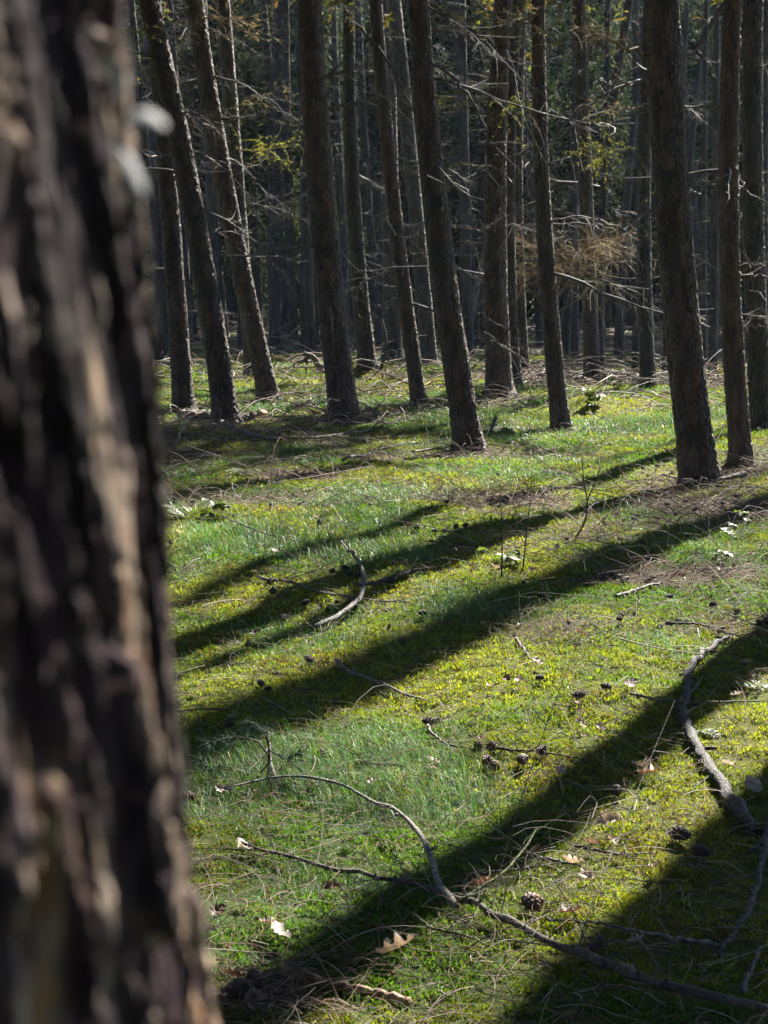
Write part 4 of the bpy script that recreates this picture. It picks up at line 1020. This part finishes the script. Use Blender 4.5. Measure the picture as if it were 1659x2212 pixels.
def leafy(label, px, py, n, size, h, mat, seed):
    rg = np.random.default_rng(seed); b = gp(px, py); mb = MB()
    for k in range(n):
        a = rg.uniform(0, 6.28); rr = rg.uniform(.01, .10); z = h * rg.uniform(.3, 1)
        c = np.array([math.cos(a) * rr, math.sin(a) * rr, z])
        mb.tube(resample(np.array([[c[0] * .2, c[1] * .2, 0], [c[0] * .6, c[1] * .6, z * .7], c]), 6), np.full(6, .0012), 4)
        for j in range(3):
            aa = a + (j - 1) * 1.2; d = np.array([math.cos(aa), math.sin(aa), rg.normal(-.1, .25)]); s = np.array([-math.sin(aa), math.cos(aa), rg.normal(0, .2)])
            L = size * rg.uniform(.7, 1.2); t = np.linspace(0, 1, 8); w = L * .38 * np.sin(np.clip(t * .95 + .03, 0, 1) * math.pi) * (1 + .12 * (np.arange(8) % 2))
            up = np.array([0, 0, 1.]); mid = c + d * (L * t)[:, None] - up * (L * .25 * t ** 2)[:, None]
            V = np.concatenate([mid + s * w[:, None] + up * (w * .3)[:, None], mid, mid - s * w[:, None] + up * (w * .3)[:, None]])
            i = np.arange(7); mb.add(V, [np.stack([i, i + 1, i + 9, i + 8], -1), np.stack([i + 8, i + 9, i + 17, i + 16], -1)])
    o = link('leafy_plant', mb.mesh('leafy_plant'), mat); o.location = b; tag(o, label, 'plant', 'small green leafy plants')
leafy('sunlit bright green bramble sprig near the blurred pine edge', 458, 1125, 9, .06, .14, M_FERN, 11)
leafy('yellow green bramble leaves at the foot of the straight seedling', 1075, 1225, 8, .055, .10, M_FERN, 12)
leafy('small sunlit green sprig on moss below the long shadow at the right', 1578, 1145, 5, .04, .13, M_FERN, 13)
leafy('bright green leaf sprig at the right of the leaf litter patch', 1560, 1215, 5, .045, .07, M_FERN, 14)
leafy('green bramble on the moss hump before the rusty twig larch', 1285, 880, 14, .09, .2, M_FERN, 15)

# pine twig with needles
def pine_twig():
    b = gp(560, 1690); Y = b[1] ; rg = np.random.default_rng(9)
    mb = MB(); nb = MB()
    lines = [([(578, 1700), (583, 1640), (578, 1590), (545, 1555), (520, 1570)], .004), ([(580, 1650), (545, 1690), (520, 1660), (470, 1655)], .003), ([(583, 1640), (560, 1600), (500, 1590), (440, 1610)], .003), ([(545, 1690), (480, 1690), (430, 1640)], .0025), ([(580, 1620), (620, 1640), (650, 1625)], .0025), ([(620, 1640), (680, 1690), (720, 1680)], .002)]
    for pts, r in lines:
        P = resample(np.array([at(px, py, Y - .02 + rg.normal(0, .05)) for px, py in pts]), 16) - b
        P[:, 2] = np.maximum(P[:, 2], gz(P[:, 0] + b[0], P[:, 1] + b[1]) - b[2] + .01)
        mb.tube(P, r * (1 - .5 * np.linspace(0, 1, 16)), 5)
        n = 100; t = 1 - rg.random(n) ** 1.6 * .6; i = np.clip((t * 15).astype(int), 0, 14)
        o = P[i]; tg = P[np.minimum(i + 1, 15)] - P[np.maximum(i - 1, 0)]; tg /= np.linalg.norm(tg, axis=1, keepdims=True) + 1e-9
        d = tg * .8 + rg.normal(0, .6, (n, 3)); d /= np.linalg.norm(d, axis=1, keepdims=True)
        s = np.linspace(0, 1, 4); L = rg.uniform(.035, .06, n)
        Q = o[:, None] + d[:, None] * (L[:, None] * s)[..., None]; Q[..., 2] -= .25 * L[:, None] * s ** 2
        nb.tubes(Q, np.full((n, 4), .0009) * (1.1 - s), 3, np.array([(.10, .16, .10), (.14, .20, .14), (.08, .12, .06)])[rg.integers(0, 3, n)])
    root = empty('pine_twig', b)
    link('stem', mb.mesh('stem'), M_DEADDARK, root); link('needles', nb.mesh('needles'), M_NEEDLE, root)
    tag(root, 'fallen pine twig with long blue green needles beside the blurred pine', 'twig')
pine_twig()

# ---- cones
def cone_mesh(seed, L, W, n):
    rg = np.random.default_rng(seed); mb = MB()
    for k in range(n):
        u = (k + .5) / n; a = k * 2.39996; z = L * (u - .5)
        rr = W * .5 * math.sin(min(1., .12 + u * .95) * math.pi) ** .6 * .6
        o = np.array([rr * .35 * math.cos(a), rr * .35 * math.sin(a), z]); out = np.array([math.cos(a), math.sin(a), .55 - .5 * (1 - u)]); out /= np.linalg.norm(out)
        s = np.array([-math.sin(a), math.cos(a), 0]); up = np.cross(out, s); l = W * .42 * (.5 + math.sin(min(1, .15 + u * .85) * math.pi) * .6); w = l * .55
        V = [o - s * w * .4, o + s * w * .4, o + out * l * .6 + s * w, o + out * l + s * w * .5 + up * .1 * l, o + out * l - s * w * .5 + up * .1 * l, o + out * l * .6 - s * w]
        V = np.array(V); th = up * W * .03
        V2 = np.concatenate([V + th, V - th]); f = [np.array([[0, 1, 2, 3, 4, 5]]), np.array([[11, 10, 9, 8, 7, 6]]), np.array([[i, i + 6, (i + 1) % 6 + 6, (i + 1) % 6] for i in range(6)])]
        mb.add(V2, f)
    t = np.linspace(-.5, .5, 6); mb.tube(np.stack([0 * t, 0 * t, t * L], 1), np.array([.1, .28, .32, .3, .2, .05]) * W, 6)
    return mb.mesh('cone', False)
CONES = [cone_mesh(k, .036 + .004 * k, .030, 34) for k in range(3)]
CONES_R = [c.copy() for c in CONES]
for c in CONES: c.materials.append(M_CONE)
for c in CONES_R: c.materials.append(M_CONERED)
BIGC = cone_mesh(9, .075, .042, 60); BIGC.materials.append(M_CONE)
def cone(px, py, label, group, me, sc=1., xy=None):
    b = gp(px, py) if xy is None else np.array([*xy, float(gz(*xy))])
    o = link('fallen_cone', me, None); o.location = b + np.array([0, 0, .010 + .018 * sc])
    o.rotation_euler = (random.uniform(.9, 1.9), random.uniform(-.4, .4), random.uniform(0, 6.28)); o.scale = (sc * .88,) * 3
    tag(o, label, 'cone', group)
for px, py in ((1035, 1635), (1062, 1632), (1052, 1663), (1068, 1676)):
    cone(px, py, 'reddish open larch cone in a group of four on sunlit moss', 'four reddish cones lying together', random.choice(CONES_R), 1.15)
cone(1128, 1664, 'dark cone lying just right of the reddish cone group', None, CONES[1], 1.2)
cone(1171, 1642, 'dark cone at the end of the twig right of the reddish cone group', None, CONES[2], 1.1)
cone(520, 2168, 'large dark open cone at the bottom beside the blurred pine', None, BIGC, 1.0)
cone(552, 2142, 'second large dark cone, lying above the bottom one beside the pine', None, BIGC, .8)
cone(1468, 1822, 'large dark cone at the border of the lowest shadow, right', None, BIGC, .95)
cone(1515, 1858, 'large dark cone in deep shade beside the border of the lowest shadow', None, BIGC, .8)
cone(1150, 1985, 'round reddish cone beside the long dark branch', None, CONES_R[1], 1.5)
cone(925, 1580, 'dark cone on the upper end of the bent twig', None, CONES[0], 1.2)
for px, py in ((1352, 1238), (1347, 1268), (1398, 1266), (1425, 1370), (1445, 1362), (1465, 1358), (1540, 1322), (1592, 1335), (1640, 1362), (1655, 1358), (700, 1215), (718, 1245), (745, 1240), (757, 1250), (775, 1255), (783, 1258), (585, 1270), (590, 1292), (612, 1350), (820, 1272),
               (846, 1268), (895, 1242), (905, 1240), (1480, 1092), (1515, 1086), (1560, 1096), (1590, 1082), (1622, 1102), (1500, 1108), (1440, 1100), (1460, 1120), (1100, 1095), (1060, 1090), (1010, 1080), (980, 1070), (950, 1065), (880, 1060), (1130, 1075), (900, 1150), (940, 1155), (960, 1158),
               (985, 1150), (1005, 1148), (1390, 1020), (1420, 1015), (510, 990), (550, 985), (590, 975), (840, 1010), (1230, 1000), (870, 1400), (1250, 1520), (1310, 1500), (1330, 1730), (1165, 1480), (1400, 1100), (1330, 1120), (800, 1100), (690, 1140)):
    cone(px, py, 'small dark larch cone scattered on the moss', 'larch cones scattered over the moss', random.choice(CONES), random.uniform(.85, 1.2))
rg = np.random.default_rng(31); k = 0
while k < 110:
    y = math.exp(rg.uniform(math.log(4.2), math.log(14))); x = rg.uniform(-.24, .25) * y
    l, g_, ye = cover(np.array([x]), np.array([y]))
    if rg.random() > .12 + .9 * l[0]: continue
    cone(0, 0, 'small dark larch cone scattered on the moss', 'larch cones scattered over the moss', random.choice(CONES), rg.uniform(.7, 1.1), (x, y)); k += 1

# ---- dry leaves
def leaf_mesh(seed, L, lob=True):
    rg = np.random.default_rng(seed); n = 15; t = np.linspace(0, 1, n)
    w = L * .3 * np.sin(np.clip(t * .93 + .05, 0, 1) * math.pi) ** .8
    if lob: w = w * (1 + .42 * np.sin(t * 21 + 1.2))
    cv = rg.uniform(.15, .5); z = L * cv * (t - .5) ** 2 * 1.6 + L * .05 * rg.normal(0, 1, n).cumsum() * .3
    mid = np.stack([L * (t - .5), L * .05 * np.sin(t * 4 + seed), z], 1); e = rg.uniform(.1, .9, 2)
    A = mid + np.stack([0 * w, w, w * e[0] + rg.normal(0, .006, n)], 1); B = mid + np.stack([0 * w, -w, w * e[1] + rg.normal(0, .006, n)], 1)
    i = np.arange(n - 1); mb = MB()
    mb.add(np.concatenate([A, mid, B]), [np.stack([i, i + 1, i + n + 1, i + n], -1), np.stack([i + n, i + n + 1, i + 2 * n + 1, i + 2 * n], -1)])
    mb.tube(np.array([[-L * .5, 0, z[0]], [-L * .6, 0, z[0] + .004], [-L * .68, .004, z[0] + .002]]), np.full(3, .0012), 4)
    return mb.mesh('dry_leaf')
PALE = [leaf_mesh(k, .085 + .01 * (k % 3), k % 2 == 0) for k in range(6)]; BROWN = [m.copy() for m in PALE]
for m in PALE: m.materials.append(M_DRYLEAF)
for m in BROWN: m.materials.append(M_BROWNLEAF)
def leaf(px, py, label, group, me, sc=1., xy=None, rz=None):
    b = gp(px, py) if xy is None else np.array([*xy, float(gz(*xy))])
    o = link('dry_leaf', me, None); o.location = b + np.array([0, 0, .032])
    o.rotation_euler = (random.uniform(-.5, .5), random.uniform(-.4, .4), random.uniform(0, 6.28) if rz is None else rz); o.scale = (sc * .78,) * 3
    tag(o, label, 'leaf', group)
leaf(1316, 1803, 'brightest bleached leaf lying on lit moss between the two lower shadows', None, PALE[0], 1.0, rz=.1)
leaf(858, 2080, 'grey curled leaf on dark moss near the bottom centre', None, PALE[2], 1.1, rz=.1)
leaf(605, 2045, 'white folded leaf standing in grass beside the blurred pine, near the bottom', None, PALE[1], .9)
leaf(1253, 1583, 'small white leaf on sunlit moss right of the cone twig', None, PALE[4], .6)
leaf(1400, 1692, 'curled brown leaf beside a pale one in grass by the shadow border', None, BROWN[2], .9)
leaf(1385, 1680, 'pale lobed leaf in the shade beside a curled brown one', None, PALE[2], .8)
leaf(1355, 2135, 'grey brown leaf standing upright in shade by the long dark branch', None, PALE[3], .9)
leaf(1628, 1722, 'crumpled whitish leaf in shade beside the lichened snaking branch', None, PALE[5], .9)
leaf(1070, 1240, 'white leaf at the foot of the straight seedling', None, PALE[0], .9)
leaf(935, 1665, 'tan leaf on grass left of the reddish cone group', None, PALE[3], .8)
leaf(1040, 1940, 'orange brown leaf lying where the smooth branch meets the dark one', None, BROWN[0], .9)
leaf(490, 1735, 'tan leaf under the end of the arching grey branch', None, PALE[4], .9)
leaf(525, 1855, 'tan leaf under the upper end of the longest dark branch', None, PALE[1], .8)
for px, py in ((1500, 1215), (1440, 1232), (1550, 1245), (1470, 1262), (1590, 1300), (1400, 1240), (1520, 1230), (640, 1030), (600, 1040), (660, 1020), (500, 1045), (530, 1030), (1240, 1540), (1120, 1490), (1160, 1450), (690, 1330), (730, 1320), (560, 2190), (500, 2140), (545, 2200), (600, 2180), (1620, 1480), (1360, 1500), (760, 1840), (720, 1950), (1230, 2000), (1290, 2085), (470, 2000)):
    leaf(px, py, 'brown dry leaf lying in moss and litter', 'brown leaves scattered over the ground', random.choice(BROWN), random.uniform(.55, .9))
rg = np.random.default_rng(41)
for k in range(70):
    y = math.exp(rg.uniform(math.log(2.9), math.log(10))); x = rg.uniform(-.2, .25) * y
    leaf(0, 0, 'brown dry leaf lying in moss and litter' if k % 2 else 'pale dry leaf lying among grass and moss', 'brown leaves scattered over the ground' if k % 2 else 'pale leaves scattered over the ground', random.choice(BROWN if k % 2 else PALE), rg.uniform(.35, .75), (x, y))

# ------------------------------------------------------------------ light, sky, haze, camera
AZ, EL = math.radians(26.5), math.radians(38)
sv = Vector((math.sin(AZ) * math.cos(EL), math.cos(AZ) * math.cos(EL), math.sin(EL)))
sl = bpy.data.lights.new('sun', 'SUN'); sl.energy = 5; sl.angle = math.radians(.53); sl.color = (1, .95, .86)
so = bpy.data.objects.new('sun', sl); so.rotation_euler = (-sv).to_track_quat('-Z', 'Y').to_euler(); so.location = sv * 60; COL.objects.link(so)
w = bpy.data.worlds.new('World'); SC.world = w; w.use_nodes = True
N = w.node_tree.nodes; L = w.node_tree.links
sk = N.new('ShaderNodeTexSky'); sk.sky_type = 'NISHITA'; sk.sun_disc = False; sk.sun_elevation = EL; sk.sun_rotation = AZ; sk.air_density = .55; sk.dust_density = .2; sk.ozone_density = 1.5
bg = N['Background']; bg.inputs['Strength'].default_value = .05; L.new(sk.outputs[0], bg.inputs['Color'])

HAZE = True
if HAZE:
    m, nt, Nn, Ln = new_mat('haze air')
    pv = Nn.new('ShaderNodeVolumePrincipled'); pv.inputs['Color'].default_value = (.6, .78, 1, 1); pv.inputs['Density'].default_value = .00014; pv.inputs['Anisotropy'].default_value = .35
    out = Nn.new('ShaderNodeOutputMaterial'); Ln.new(pv.outputs[0], out.inputs['Volume'])
    x0, x1, y0, y1, z0, z1 = -160, 160, -15, 165, -3.5, 45
    V = np.array([(x, y, z) for z in (z0, z1) for y in (y0, y1) for x in (x0, x1)])
    Fq = np.array([[0, 2, 3, 1], [4, 5, 7, 6], [0, 1, 5, 4], [2, 6, 7, 3], [0, 4, 6, 2], [1, 3, 7, 5]])
    o = link('haze', mesh_np('haze', V, [Fq], None, False), m); tag(o, 'thin sunlit haze hanging between the far trunks', 'haze', kind='stuff')

cam = bpy.data.cameras.new('camera'); co = bpy.data.objects.new('camera', cam); COL.objects.link(co)
co.location = (0, 0, EYE); co.rotation_euler = (math.pi / 2 - PITCH, 0, 0)
cam.sensor_fit = 'VERTICAL'; cam.sensor_height = 36; cam.lens = 36 * F / 2212
cam.clip_start = .02; cam.clip_end = 2000
cam.dof.use_dof = True; cam.dof.focus_distance = 6.5; cam.dof.aperture_fstop = cam.lens / 1000 / .0037
SC.camera = co
SC.view_settings.view_transform = 'Standard'; SC.view_settings.look = 'None'; SC.view_settings.exposure = 2.42; SC.view_settings.gamma = 1
SC.render.engine = 'CYCLES'
SC.cycles.use_denoising = True
SC.cycles.max_bounces = 6; SC.cycles.diffuse_bounces = 3; SC.cycles.transparent_max_bounces = 8; SC.cycles.volume_bounces = 0
SC.render.use_persistent_data = False
